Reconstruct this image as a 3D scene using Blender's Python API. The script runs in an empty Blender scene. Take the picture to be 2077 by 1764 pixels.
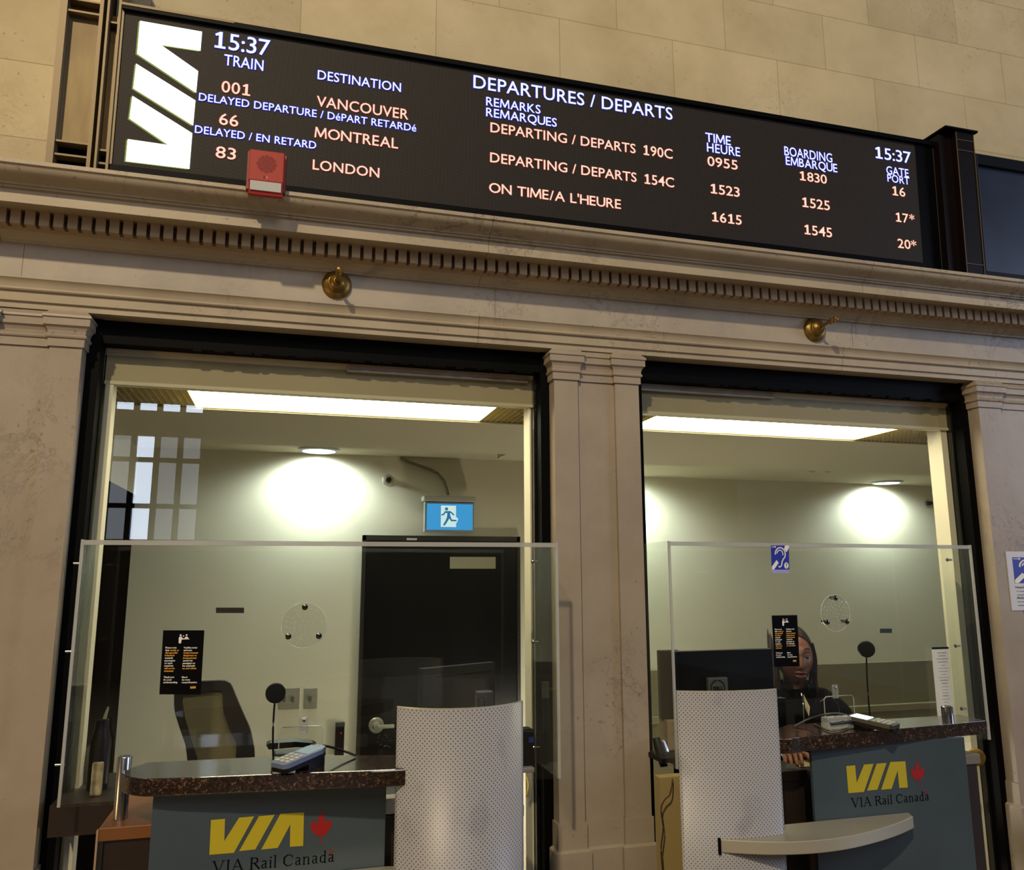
import bpy, bmesh, math, random
from mathutils import Vector, Matrix
random.seed(7)
SC = bpy.context.scene
COL = SC.collection
PI = math.pi

# ------------------------------------------------------------------ camera
YAW, PITCH, ROLL, FPX = 0.2701456, 0.17437984, -0.00248998, 1614.008
W, H = 2077, 1764
CAM = Vector((0, -2.55, 1.70))
FWD = Vector((math.sin(YAW)*math.cos(PITCH), math.cos(YAW)*math.cos(PITCH), math.sin(PITCH)))
_r = Vector((math.cos(YAW), -math.sin(YAW), 0)); _u = _r.cross(FWD)
RGT = _r*math.cos(ROLL)+_u*math.sin(ROLL); UPV = -_r*math.sin(ROLL)+_u*math.cos(ROLL)
cd = bpy.data.cameras.new('camera'); cam = bpy.data.objects.new('camera', cd); COL.objects.link(cam)
m = Matrix((RGT, UPV, -FWD)).transposed().to_4x4(); m.translation = CAM
cam.matrix_world = m
cd.sensor_fit = 'HORIZONTAL'; cd.sensor_width = 36; cd.lens = 36*FPX/W; cd.clip_start = .05
SC.camera = cam
SC.view_settings.view_transform = 'Standard'; SC.view_settings.look = 'None'
SC.view_settings.exposure = 0; SC.view_settings.gamma = 1; SC.view_settings.use_curve_mapping = False

def at(x, y, Y=None, X=None, Z=None):
    "point where the line of sight through photo pixel (x, y) meets a plane of the place"
    d = FWD*FPX+RGT*(x-W/2)-UPV*(y-H/2)
    if Y is not None: t = (Y-CAM.y)/d.y
    elif X is not None: t = (X-CAM.x)/d.x
    else: t = (Z-CAM.z)/d.z
    return CAM+d*t

# ------------------------------------------------------------------ lights
wd = bpy.data.worlds.new('world'); SC.world = wd; wd.use_nodes = True
wd.node_tree.nodes['Background'].inputs[0].default_value = (.52, .60, .74, 1)
wd.node_tree.nodes['Background'].inputs[1].default_value = .12
def area(name, loc, target, size, power, col, spread=PI):
    l = bpy.data.lights.new(name, 'AREA'); l.shape = 'DISK'; l.size = size; l.energy = power; l.color = col; l.spread = spread
    o = bpy.data.objects.new(name, l); COL.objects.link(o); o.location = loc
    o.rotation_euler = (Vector(target)-Vector(loc)).to_track_quat('-Z', 'Y').to_euler()
    return o
area('hall_ceiling_lamp', (-2.6, -6.2, 7.2), (.9, 0, 2.4), .26, 490, (1, .80, .52))
area('hall_daylight', (9.5, -4.2, 3.4), (1.2, 0, 1.6), 2.6, 210, (.58, .70, 1))
area('hall_front_fill', (1.0, -9.5, 6.9), (.8, 0, 1.9), 3.4, 150, (1, .95, .88))  # added soft fill from the front, for the stone and the window recesses
area('hall_wall_lamp', (-4.4, -2.4, .7), (1.8, 0, .7), .4, 32, (1, .62, .22))

bl_ = bpy.data.lights.new('booth_fill', 'POINT'); bl_.energy = 28; bl_.color = (1, .95, .80); bl_.shadow_soft_size = .10  # added fill light, unseen behind the middle pilaster, brightens booth walls and ceiling
bo_ = bpy.data.objects.new('booth_fill', bl_); COL.objects.link(bo_); bo_.location = (1.53, 1.3, .55)

# ------------------------------------------------------------------ helpers
def s2l(c):
    return tuple((v/255/12.92 if v/255 <= .04045 else ((v/255+.055)/1.055)**2.4) for v in c)
def nt(name):
    M = bpy.data.materials.new(name); M.use_nodes = True
    return M, M.node_tree.nodes, M.node_tree.links, M.node_tree.nodes['Principled BSDF']
def mat(name, rgb, rough=.5, metal=0, emit=None, es=0, noise=0, nscale=30, bump=0, spec=.5, coat=0):
    M, N, L, B = nt(name); c = s2l(rgb)
    B.inputs['Base Color'].default_value = (*c, 1); B.inputs['Roughness'].default_value = rough
    B.inputs['Metallic'].default_value = metal; B.inputs['Specular IOR Level'].default_value = spec
    B.inputs['Coat Weight'].default_value = coat
    if emit is not None:
        B.inputs['Emission Color'].default_value = (*emit, 1); B.inputs['Emission Strength'].default_value = es
    if noise or bump:
        tc = N.new('ShaderNodeTexCoord'); n = N.new('ShaderNodeTexNoise'); n.inputs['Scale'].default_value = nscale
        n.inputs['Detail'].default_value = 6; L.new(tc.outputs['Object'], n.inputs['Vector'])
        if noise:
            r = N.new('ShaderNodeValToRGB'); r.color_ramp.elements[0].position = .3; r.color_ramp.elements[1].position = .7
            r.color_ramp.elements[0].color = (*[v*(1-noise) for v in c], 1); r.color_ramp.elements[1].color = (*[min(1, v*(1+noise)) for v in c], 1)
            L.new(n.outputs['Fac'], r.inputs['Fac']); L.new(r.outputs['Color'], B.inputs['Base Color'])
        if bump:
            b = N.new('ShaderNodeBump'); b.inputs['Strength'].default_value = bump; b.inputs['Distance'].default_value = .002
            L.new(n.outputs['Fac'], b.inputs['Height']); L.new(b.outputs['Normal'], B.inputs['Normal'])
    return M
def mathn(N, L, op, a, b=None):
    n = N.new('ShaderNodeMath'); n.operation = op
    for i, v in enumerate((a, b)):
        if v is None: continue
        if isinstance(v, (int, float)): n.inputs[i].default_value = v
        else: L.new(v, n.inputs[i])
    return n.outputs[0]
def stone(name, c1, c2, vein, joint=None, brick=None, rough=.55, veinamt=.5, jphase=0):
    "veined limestone / marble; joint = spacing of hairline vertical joints, brick = (w, h, x0, z0) ashlar courses"
    M, N, L, B = nt(name); B.inputs['Roughness'].default_value = rough; B.inputs['Specular IOR Level'].default_value = .3
    tc = N.new('ShaderNodeTexCoord')
    n = N.new('ShaderNodeTexNoise'); n.inputs['Scale'].default_value = 3.2; n.inputs['Detail'].default_value = 8; n.inputs['Roughness'].default_value = .62
    L.new(tc.outputs['Object'], n.inputs['Vector'])
    r = N.new('ShaderNodeValToRGB'); r.color_ramp.elements[0].position = .32; r.color_ramp.elements[1].position = .68
    r.color_ramp.elements[0].color = (*s2l(c1), 1); r.color_ramp.elements[1].color = (*s2l(c2), 1)
    L.new(n.outputs['Fac'], r.inputs['Fac'])
    # veins
    n2 = N.new('ShaderNodeTexNoise'); n2.inputs['Scale'].default_value = 4.5; n2.inputs['Detail'].default_value = 10; n2.inputs['Roughness'].default_value = .7
    n2.inputs['Distortion'].default_value = .8
    L.new(tc.outputs['Object'], n2.inputs['Vector'])
    d = mathn(N, L, 'ABSOLUTE', mathn(N, L, 'SUBTRACT', n2.outputs['Fac'], .5))
    v = N.new('ShaderNodeMapRange'); v.inputs['From Min'].default_value = 0; v.inputs['From Max'].default_value = .018
    v.inputs['To Min'].default_value = 1; v.inputs['To Max'].default_value = 0; L.new(d, v.inputs['Value'])
    n3 = N.new('ShaderNodeTexNoise'); n3.inputs['Scale'].default_value = 2.0; L.new(tc.outputs['Object'], n3.inputs['Vector'])
    g = N.new('ShaderNodeMapRange'); g.inputs['From Min'].default_value = .5; g.inputs['From Max'].default_value = .75; g.inputs['To Max'].default_value = veinamt
    L.new(n3.outputs['Fac'], g.inputs['Value'])
    vf = mathn(N, L, 'MULTIPLY', v.outputs[0], g.outputs[0])
    mx = N.new('ShaderNodeMixRGB'); L.new(vf, mx.inputs['Fac']); L.new(r.outputs['Color'], mx.inputs[1]); mx.inputs[2].default_value = (*s2l(vein), 1)
    col = mx.outputs[0]
    # pits
    n4 = N.new('ShaderNodeTexNoise'); n4.inputs['Scale'].default_value = 60; n4.inputs['Detail'].default_value = 4; L.new(tc.outputs['Object'], n4.inputs['Vector'])
    p = N.new('ShaderNodeMapRange'); p.inputs['From Min'].default_value = .665; p.inputs['From Max'].default_value = .74; p.inputs['To Max'].default_value = .55
    L.new(mathn(N, L, 'ADD', n4.outputs['Fac'], mathn(N, L, 'MULTIPLY', mathn(N, L, 'SUBTRACT', n3.outputs['Fac'], .5), .35)), p.inputs['Value'])
    mx2 = N.new('ShaderNodeMixRGB'); L.new(p.outputs[0], mx2.inputs['Fac']); L.new(col, mx2.inputs[1]); mx2.inputs[2].default_value = (*s2l([q*.7 for q in c1]), 1)
    col = mx2.outputs[0]
    sx = N.new('ShaderNodeSeparateXYZ'); L.new(tc.outputs['Object'], sx.inputs[0])
    if joint:
        f = mathn(N, L, 'FRACT', mathn(N, L, 'DIVIDE', mathn(N, L, 'SUBTRACT', sx.outputs[0], jphase), joint))
        jf = mathn(N, L, 'LESS_THAN', f, .0022/joint)
        mx3 = N.new('ShaderNodeMixRGB'); L.new(mathn(N, L, 'MULTIPLY', jf, .65), mx3.inputs['Fac']); L.new(col, mx3.inputs[1]); mx3.inputs[2].default_value = (*s2l((60, 45, 32)), 1)
        col = mx3.outputs[0]
    if brick:
        bw, bh, x0, z0 = brick
        row = mathn(N, L, 'DIVIDE', mathn(N, L, 'SUBTRACT', sx.outputs[2], z0), bh)
        fr = mathn(N, L, 'FRACT', row)
        odd = mathn(N, L, 'MODULO', mathn(N, L, 'ADD', mathn(N, L, 'FLOOR', row), 40), 2)
        cx = mathn(N, L, 'ADD', mathn(N, L, 'DIVIDE', mathn(N, L, 'SUBTRACT', sx.outputs[0], x0), bw), mathn(N, L, 'MULTIPLY', odd, .5))
        fx = mathn(N, L, 'FRACT', cx)
        ln = mathn(N, L, 'MAXIMUM', mathn(N, L, 'LESS_THAN', fr, .0028/bh), mathn(N, L, 'LESS_THAN', fx, .0024/bw))
        # block to block tone
        cmb = N.new('ShaderNodeCombineXYZ'); L.new(mathn(N, L, 'FLOOR', cx), cmb.inputs[0]); L.new(mathn(N, L, 'FLOOR', row), cmb.inputs[1])
        wn = N.new('ShaderNodeTexWhiteNoise'); wn.noise_dimensions = '2D'; L.new(cmb.outputs[0], wn.inputs['Vector'])
        hv = N.new('ShaderNodeHueSaturation'); L.new(col, hv.inputs['Color'])
        mr = N.new('ShaderNodeMapRange'); mr.inputs['To Min'].default_value = .90; mr.inputs['To Max'].default_value = 1.08; L.new(wn.outputs['Value'], mr.inputs['Value'])
        L.new(mr.outputs[0], hv.inputs['Value']); col = hv.outputs[0]
        mx4 = N.new('ShaderNodeMixRGB'); L.new(mathn(N, L, 'MULTIPLY', ln, .55), mx4.inputs['Fac']); L.new(col, mx4.inputs[1]); mx4.inputs[2].default_value = (*s2l((95, 78, 45)), 1)
        col = mx4.outputs[0]
    L.new(col, B.inputs['Base Color'])
    b = N.new('ShaderNodeBump'); b.inputs['Strength'].default_value = .12; b.inputs['Distance'].default_value = .003
    L.new(n4.outputs['Fac'], b.inputs['Height']); L.new(b.outputs['Normal'], B.inputs['Normal'])
    return M
def clear(name, tint=(1, 1, 1), refl=1.0, rough=0.0, film=0.0):
    "thin clear sheet: see-through with a fresnel reflection"
    M = bpy.data.materials.new(name); M.use_nodes = True; N = M.node_tree.nodes; L = M.node_tree.links; N.clear()
    o = N.new('ShaderNodeOutputMaterial'); t = N.new('ShaderNodeBsdfTransparent'); t.inputs[0].default_value = (*tint, 1)
    g = N.new('ShaderNodeBsdfGlossy'); g.inputs['Roughness'].default_value = rough; g.inputs[0].default_value = (1, 1, 1, 1)
    ge = N.new('ShaderNodeNewGeometry'); dt = N.new('ShaderNodeVectorMath'); dt.operation = 'DOT_PRODUCT'
    L.new(ge.outputs['Incoming'], dt.inputs[0]); L.new(ge.outputs['Normal'], dt.inputs[1])
    g5 = mathn(N, L, 'POWER', mathn(N, L, 'SUBTRACT', 1.0, mathn(N, L, 'ABSOLUTE', dt.outputs['Value'])), 5)
    f = mathn(N, L, 'MINIMUM', mathn(N, L, 'MULTIPLY', mathn(N, L, 'ADD', mathn(N, L, 'MULTIPLY', g5, .96), .04), refl), 1.0)
    mx = N.new('ShaderNodeMixShader'); L.new(f, mx.inputs[0]); L.new(t.outputs[0], mx.inputs[1]); L.new(g.outputs[0], mx.inputs[2])
    last = mx.outputs[0]
    if film:
        df = N.new('ShaderNodeBsdfDiffuse'); df.inputs[0].default_value = (.7, .7, .68, 1)
        m2 = N.new('ShaderNodeMixShader'); m2.inputs[0].default_value = film; L.new(last, m2.inputs[1]); L.new(df.outputs[0], m2.inputs[2]); last = m2.outputs[0]
    L.new(last, o.inputs[0]); return M
def emis(name, rgb, s):
    M = bpy.data.materials.new(name); M.use_nodes = True; N = M.node_tree.nodes; L = M.node_tree.links; N.clear()
    o = N.new('ShaderNodeOutputMaterial'); e = N.new('ShaderNodeEmission'); e.inputs[0].default_value = (*rgb, 1); e.inputs[1].default_value = s
    L.new(e.outputs[0], o.inputs[0]); return M

class MB:
    def __init__(s): s.b = bmesh.new(); s.uv = None
    def quad(s, pts):
        return s.b.faces.new([s.b.verts.new(p) for p in pts])
    def box(s, x0, x1, y0, y1, z0, z1, bev=0, M=None):
        r = bmesh.ops.create_cube(s.b, size=1)
        sx, sy, sz = x1-x0, y1-y0, z1-z0
        for v in r['verts']: v.co = Vector((x0+sx*(v.co.x+.5), y0+sy*(v.co.y+.5), z0+sz*(v.co.z+.5)))
        if bev:
            ed = list({e for v in r['verts'] for e in v.link_edges})
            q = bmesh.ops.bevel(s.b, geom=ed, offset=bev, segments=2, affect='EDGES', profile=.5)
            vs = list({v for f in q['faces'] for v in f.verts} | {v for v in r['verts'] if v.is_valid})
        else: vs = r['verts']
        if M is not None:
            for v in vs: v.co = M @ v.co
        return s
    def prism(s, poly, d, n):
        "poly: 3d points, extruded by vector d (n ignored)"
        a = [s.b.verts.new(p) for p in poly]; c = [s.b.verts.new(Vector(p)+Vector(d)) for p in poly]
        s.b.faces.new(a); s.b.faces.new(list(reversed(c)))
        k = len(a)
        for i in range(k): s.b.faces.new((a[i], c[i], c[(i+1) % k], a[(i+1) % k]))
        return s
    def ext(s, prof, x0, x1):
        "profile [(y,z)..] swept along X"
        return s.prism([(x0, y, z) for y, z in prof], (x1-x0, 0, 0), None)
    def slab(s, poly, z0, z1):
        return s.prism([(x, y, z0) for x, y in poly], (0, 0, z1-z0), None)
    def tube(s, pts, r, n=10, cap=True):
        pts = [Vector(p) for p in pts]; k = len(pts); rs = r if isinstance(r, (list, tuple)) else [r]*k
        rings = []; ref = None
        for i, p in enumerate(pts):
            t = (pts[min(i+1, k-1)]-pts[max(i-1, 0)]).normalized()
            if ref is None: ref = Vector((0, 0, 1)) if abs(t.z) < .9 else Vector((1, 0, 0))
            a = t.cross(ref).normalized(); b = t.cross(a).normalized(); ref = -b if False else ref
            rings.append([s.b.verts.new(p+(a*math.cos(2*PI*j/n)+b*math.sin(2*PI*j/n))*rs[i]) for j in range(n)])
        for i in range(k-1):
            for j in range(n): s.b.faces.new((rings[i][j], rings[i][(j+1) % n], rings[i+1][(j+1) % n], rings[i+1][j]))
        if cap: s.b.faces.new(list(reversed(rings[0]))); s.b.faces.new(rings[-1])
        return s
    def lathe(s, o, axis, prof, n=32):
        "prof [(dist along axis, radius)..]"
        o = Vector(o); ax = Vector(axis).normalized()
        return s.tube_prof([o+ax*d for d, _ in prof], ax, [q for _, q in prof], n)
    def tube_prof(s, pts, ax, rs, n):
        ref = Vector((0, 0, 1)) if abs(ax.z) < .9 else Vector((1, 0, 0))
        a = ax.cross(ref).normalized(); b = ax.cross(a).normalized(); rings = []
        for p, r in zip(pts, rs):
            rings.append([s.b.verts.new(p+(a*math.cos(2*PI*j/n)+b*math.sin(2*PI*j/n))*max(r, 1e-5)) for j in range(n)])
        for i in range(len(rings)-1):
            for j in range(n): s.b.faces.new((rings[i][j], rings[i][(j+1) % n], rings[i+1][(j+1) % n], rings[i+1][j]))
        s.b.faces.new(list(reversed(rings[0]))); s.b.faces.new(rings[-1]); return s
    def build(s, name, m, parent=None, smooth=False, flipfix=True):
        if flipfix: bmesh.ops.recalc_face_normals(s.b, faces=s.b.faces[:])
        me = bpy.data.meshes.new(name); s.b.to_mesh(me); s.b.free()
        if smooth:
            for p in me.polygons: p.use_smooth = True
            me.update()
            try:
                me.set_sharp_from_angle(angle=math.radians(35))
            except Exception: pass
        me.materials.append(m)
        o = bpy.data.objects.new(name, me); COL.objects.link(o)
        if parent is not None:
            o.parent = parent; o.matrix_parent_inverse = Matrix.Translation(-parent.location) if parent.type == 'EMPTY' and parent.parent is None else parent.matrix_parent_inverse.copy() @ Matrix()
        return o
def tag(o, label=None, cat=None, group=None, kind=None):
    for k, v in (('label', label), ('category', cat), ('group', group), ('kind', kind)):
        if v: o[k] = v
    return o
def struct(o, label=None): return tag(o, label, kind='structure')
def empty(name, loc, label, cat, group=None):
    o = bpy.data.objects.new(name, None); COL.objects.link(o); o.location = loc; o.empty_display_size = .05
    return tag(o, label, cat, group)
def sub(b, name, m, parent, **k):
    "sub-part: parent is a mesh part whose world matrix is identity"
    o = b.build(name, m, None, **k); o.parent = parent; o.matrix_parent_inverse = Matrix(); 
    o.location = -Vector(parent_offset(parent)); return o
def parent_offset(p):
    # world position of the part's origin (parts keep world coordinates in their meshes)
    return (0, 0, 0)
def text_mesh(s, bold=0, res=3, shear=0, spacing=1):
    c = bpy.data.curves.new('t', 'FONT'); c.body = s; c.size = 1; c.resolution_u = res; c.offset = bold; c.shear = shear; c.space_character = spacing
    o = bpy.data.objects.new('t', c); COL.objects.link(o)
    dg = bpy.context.evaluated_depsgraph_get(); me = bpy.data.meshes.new_from_object(o.evaluated_get(dg))
    bpy.data.objects.remove(o); bpy.data.curves.remove(c)
    return me
def add_text(mb, s, org, ux, uz, width, height, capref=True, bold=0, nrm=None, depth=0, **k):
    "puts a string into mb: org = lower left, ux / uz unit vectors, scaled to width x cap height"
    me = text_mesh(s, bold, **k)
    if not me.vertices: return
    xs = [v.co.x for v in me.vertices]; x0, x1 = min(xs), max(xs); capH = .69 if capref else max(v.co.y for v in me.vertices)
    org = Vector(org); ux = Vector(ux); uz = Vector(uz)
    sx = width/(x1-x0) if width else height/capH; sy = height/capH
    vs = [mb.b.verts.new(org+ux*((v.co.x-x0)*sx)+uz*(v.co.y*sy)) for v in me.vertices]
    for p in me.polygons:
        try: mb.b.faces.new([vs[i] for i in p.vertices])
        except ValueError: pass
    w = (x1-x0)*sx; bpy.data.meshes.remove(me); return w

# ------------------------------------------------------------------ materials
WALLSTONE = stone('ashlar_limestone', (170, 156, 122), (188, 174, 142), (124, 108, 76), brick=(.4795, .2580, .433, 3.0425), rough=.7, veinamt=.35)
MARBLE = stone('pink_grey_marble', (142, 130, 115), (158, 146, 130), (80, 72, 66), rough=.42, veinamt=.55)
MARBLEJ = stone('jointed_marble', (150, 138, 118), (170, 157, 134), (80, 72, 64), joint=1.45, jphase=.585, rough=.45, veinamt=.75)
FRIEZE = stone('frieze_marble', (146, 138, 128), (168, 158, 142), (78, 74, 72), joint=1.45, jphase=-.805, rough=.45, veinamt=.8)
BLACKF = mat('black_painted_steel', (2, 2, 2), .6, spec=.08)
BLACKG = mat('glossy_black_paint', (16, 18, 15), .12, bump=.8, nscale=90, coat=.4)
CREAM = mat('cream_paint', (180, 172, 144), .5)
BEIGE = mat('beige_header_paint', (148, 137, 106), .6, noise=.05, nscale=4)
BOOTHW = mat('booth_wall_paint', (206, 200, 178), .6)
BOOTHC = mat('booth_ceiling_paint', (200, 192, 164), .7)
DARKB = mat('dark_brown_laminate', (34, 22, 14), .45, noise=.2, nscale=3)
DOORM = mat('gloss_black_door', (6, 5, 5), .3, spec=.3)
WAINS = mat('olive_wainscot', (120, 112, 84), .6)
BRASS = mat('aged_brass', (132, 106, 52), .42, metal=.85, noise=.35, nscale=55, bump=.5)
CLEAR = clear('clear_acrylic', (.97, .98, .97), .5)
CLEARS = clear('acrylic_side', (.93, .95, .93), .35, film=.015)
CLEAREDGE = clear('acrylic_edge', (.60, .62, .62), .7, .2, film=.42)
GLASS = clear('window_glass', (.97, .98, .97), 1.1)
CHROME = mat('brushed_steel', (170, 168, 165), .25, metal=1)
ALU = mat('brushed_aluminium', (186, 182, 164), .42, metal=.55)
BLK = mat('black_plastic', (7, 7, 8), .45, spec=.25)
DGREY = mat('dark_grey_plastic', (52, 52, 54), .5)
WHITEP = mat('white_paper', (215, 212, 205), .6)
WOOD = mat('orange_brown_wood', (116, 72, 34), .35, noise=.18, nscale=6)
RED = mat('red_alarm_plastic', (152, 40, 26), .5, spec=.3)
RED2 = mat('red_maple_leaf', (150, 12, 14), .5)
YEL = mat('yellow_logo_film', (176, 160, 26), .5)
INK = mat('black_lettering', (4, 5, 7), .7, spec=.08)
WHITEI = mat('white_lettering', (225, 222, 215), .6)
YELI = mat('amber_lettering', (222, 160, 50), .6)
BLUEI = mat('blue_sign', (10, 30, 150), .4)
CARDB = mat('black_card', (2, 2, 3), .7, spec=.08)
SATIN = mat('satin_steel_plate', (150, 146, 128), .4, metal=.25)

# LED module face: dark with a lattice of tiny grey diodes
def ledmat():
    M, N, L, B = nt('led_matrix'); tc = N.new('ShaderNodeTexCoord'); sx = N.new('ShaderNodeSeparateXYZ'); L.new(tc.outputs['Object'], sx.inputs[0])
    p = .0044
    a = mathn(N, L, 'SUBTRACT', mathn(N, L, 'FRACT', mathn(N, L, 'DIVIDE', sx.outputs[0], p)), .5)
    b = mathn(N, L, 'SUBTRACT', mathn(N, L, 'FRACT', mathn(N, L, 'DIVIDE', sx.outputs[2], p)), .5)
    r2 = mathn(N, L, 'ADD', mathn(N, L, 'MULTIPLY', a, a), mathn(N, L, 'MULTIPLY', b, b))
    f = mathn(N, L, 'LESS_THAN', r2, .085)
    mx = N.new('ShaderNodeMixRGB'); L.new(f, mx.inputs[0]); mx.inputs[1].default_value = (*s2l((8, 6, 6)), 1); mx.inputs[2].default_value = (*s2l((78, 71, 65)), 1)
    L.new(mx.outputs[0], B.inputs['Base Color']); B.inputs['Roughness'].default_value = .6; B.inputs['Specular IOR Level'].default_value = .2
    return M
LED = ledmat()
LEDBLANK = mat('unlit_screen', (30, 38, 58), .35, noise=.3, nscale=5)
LEDW = emis('led_white', (.80, .86, 1), 1.15); HALOB = emis('halo_blue', (.05, .05, .85), .75)
LEDO = emis('led_orange_white', (1, .76, .62), 1.0); HALOR = emis('halo_red', (.62, .07, .02), .55)
LEDY = emis('led_warm_white', (1, 1, .88), 2.2); LEDG = emis('led_lime', (.45, .55, .12), .55)

def granite():
    M, N, L, B = nt('speckled_granite'); tc = N.new('ShaderNodeTexCoord')
    v = N.new('ShaderNodeTexVoronoi'); v.inputs['Scale'].default_value = 270; L.new(tc.outputs['Object'], v.inputs['Vector'])
    n = N.new('ShaderNodeTexNoise'); n.inputs['Scale'].default_value = 70; n.inputs['Detail'].default_value = 6; L.new(tc.outputs['Object'], n.inputs['Vector'])
    bw = N.new('ShaderNodeSeparateColor'); L.new(v.outputs['Color'], bw.inputs[0])
    s = mathn(N, L, 'MULTIPLY', bw.outputs[0], n.outputs['Fac'])
    r = N.new('ShaderNodeValToRGB'); e = r.color_ramp.elements
    e[0].position = .05; e[0].color = (*s2l((14, 9, 7)), 1); e[1].position = .62; e[1].color = (*s2l((112, 86, 66)), 1)
    q = e.new(.30); q.color = (*s2l((36, 23, 17)), 1); q = e.new(.44); q.color = (*s2l((60, 41, 30)), 1)
    L.new(s, r.inputs['Fac']); L.new(r.outputs['Color'], B.inputs['Base Color']); B.inputs['Roughness'].default_value = .12
    B.inputs['Coat Weight'].default_value = .5; B.inputs['Coat Roughness'].default_value = .05
    return M
GRANITE = granite()
def perf():
    M, N, L, B = nt('perforated_white_metal'); uv = N.new('ShaderNodeUVMap'); sx = N.new('ShaderNodeSeparateXYZ'); L.new(uv.outputs[0], sx.inputs[0])
    p = .0118
    def lat(off):
        a = mathn(N, L, 'SUBTRACT', mathn(N, L, 'FRACT', mathn(N, L, 'ADD', mathn(N, L, 'DIVIDE', sx.outputs[0], p), off)), .5)
        b = mathn(N, L, 'SUBTRACT', mathn(N, L, 'FRACT', mathn(N, L, 'ADD', mathn(N, L, 'DIVIDE', sx.outputs[1], p), off)), .5)
        r2 = mathn(N, L, 'ADD', mathn(N, L, 'MULTIPLY', a, a), mathn(N, L, 'MULTIPLY', b, b))
        return mathn(N, L, 'LESS_THAN', r2, .0185)
    f = mathn(N, L, 'MAXIMUM', lat(0), lat(.5))
    n = N.new('ShaderNodeTexNoise'); n.inputs['Scale'].default_value = 7; n.inputs['Detail'].default_value = 6
    tc = N.new('ShaderNodeTexCoord'); L.new(tc.outputs['Object'], n.inputs['Vector'])
    r = N.new('ShaderNodeValToRGB'); r.color_ramp.elements[0].position = .28; r.color_ramp.elements[0].color = (*s2l((122, 122, 128)), 1)
    r.color_ramp.elements[1].position = .45; r.color_ramp.elements[1].color = (*s2l((150, 149, 152)), 1); L.new(n.outputs['Fac'], r.inputs['Fac'])
    mx = N.new('ShaderNodeMixRGB'); L.new(f, mx.inputs[0]); L.new(r.outputs['Color'], mx.inputs[1]); mx.inputs[2].default_value = (*s2l((52, 48, 46)), 1)
    L.new(mx.outputs[0], B.inputs['Base Color']); B.inputs['Roughness'].default_value = .42
    return M
PERF = perf()
FROST = mat('frosted_blue_grey_glass', (60, 72, 80), .24, noise=.12, nscale=3, spec=.6)
def brz():
    M, N, L, B = nt('bronze_sheet'); tc = N.new('ShaderNodeTexCoord'); n = N.new('ShaderNodeTexNoise'); n.inputs['Scale'].default_value = 5
    mp = N.new('ShaderNodeMapping'); mp.inputs['Scale'].default_value = (3.5, 1, .7); L.new(tc.outputs['Object'], mp.inputs[0]); L.new(mp.outputs[0], n.inputs['Vector'])
    r = N.new('ShaderNodeValToRGB'); r.color_ramp.elements[0].position = .35; r.color_ramp.elements[0].color = (*s2l((112, 86, 42)), 1)
    r.color_ramp.elements[1].position = .65; r.color_ramp.elements[1].color = (*s2l((140, 116, 70)), 1); L.new(n.outputs['Fac'], r.inputs['Fac'])
    L.new(r.outputs['Color'], B.inputs['Base Color']); B.inputs['Roughness'].default_value = .45; B.inputs['Metallic'].default_value = .1; B.inputs['Specular IOR Level'].default_value = .3
    return M
BRONZE = brz()
BRFRAME = mat('bronze_frame', (112, 96, 66), .5, metal=.2)
MESHM = mat('chair_mesh', (92, 84, 58), .8, bump=.6, nscale=400)

# ------------------------------------------------------------------ building shell
XL, XR = -1.9, 5.6
struct(MB().box(XL, XR, .05, .30, 2.80, 5.6).build('wall_front', WALLSTONE), 'coursed beige limestone wall above the cornice')
struct(MB().box(-6, 9, -12, 3.2, -.1, 0).build('floor', mat('terrazzo', (120, 104, 84), .35, noise=.1, nscale=12)), 'station floor')
# cornice, built of courses swept along the wall
LED0 = 2.84
b = MB()
b.ext([(.30, 2.80), (.30, 2.84), (-.22, 2.84), (-.22, 2.828), (-.214, 2.825), (-.211, 2.817), (-.203, 2.808), (-.190, 2.803), (-.176, 2.800), (-.168, 2.7955), (-.166, 2.790),
       (-.160, 2.790), (-.160, 2.784), (-.150, 2.783), (-.150, 2.743), (-.145, 2.743), (-.143, 2.748), (-.07, 2.748), (-.07, 2.80)], XL, XR)
struct(b.build('trim_1', MARBLEJ, smooth=True), 'projecting crown moulding and corona of the cornice')
b = MB(); b.ext([(-.06, 2.75), (-.06, 2.705), (-.055, 2.700), (.05, 2.700), (.05, 2.75)], XL, XR)
x = .4858-.0373*70
while x < XR:
    b.box(x, x+.0262, -.092, -.058, 2.704, 2.7492); x += .0373
struct(b.build('trim_2', stone('dentil_stone', (140, 122, 98), (158, 138, 110), (96, 80, 60), rough=.6)), 'row of small square dentils under the cornice')
b = MB(); b.ext([(.05, 2.705), (-.052, 2.705), (-.050, 2.700), (-.030, 2.697), (-.022, 2.690), (-.018, 2.686), (-.012, 2.684), (-.012, 2.678), (.05, 2.678)], XL, XR)
struct(b.build('trim_3', MARBLEJ, smooth=True), 'plain bed moulding below the dentils')
struct(MB().box(XL, XR, 0, .20, 2.56, 2.70).build('trim_4', FRIEZE), 'flat frieze band with grey veins')
b = MB(); b.ext([(.06, 2.570), (-.024, 2.570), (-.024, 2.565), (-.018, 2.560), (-.013, 2.550), (-.011, 2.541), (-.016, 2.540), (-.019, 2.5365), (-.019, 2.533), (-.016, 2.5295), (-.009, 2.529), (-.008, 2.500),
                 (0, 2.498), (0, 2.480), (.06, 2.480)], XL, XR)
struct(b.build('trim_5', MARBLEJ, smooth=True), 'stepped architrave over the ticket windows')
struct(MB().box(XL, XR, .06, .20, 2.480, 2.57).build('trim_6', MARBLE), 'stone lintel behind the architrave')

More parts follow.
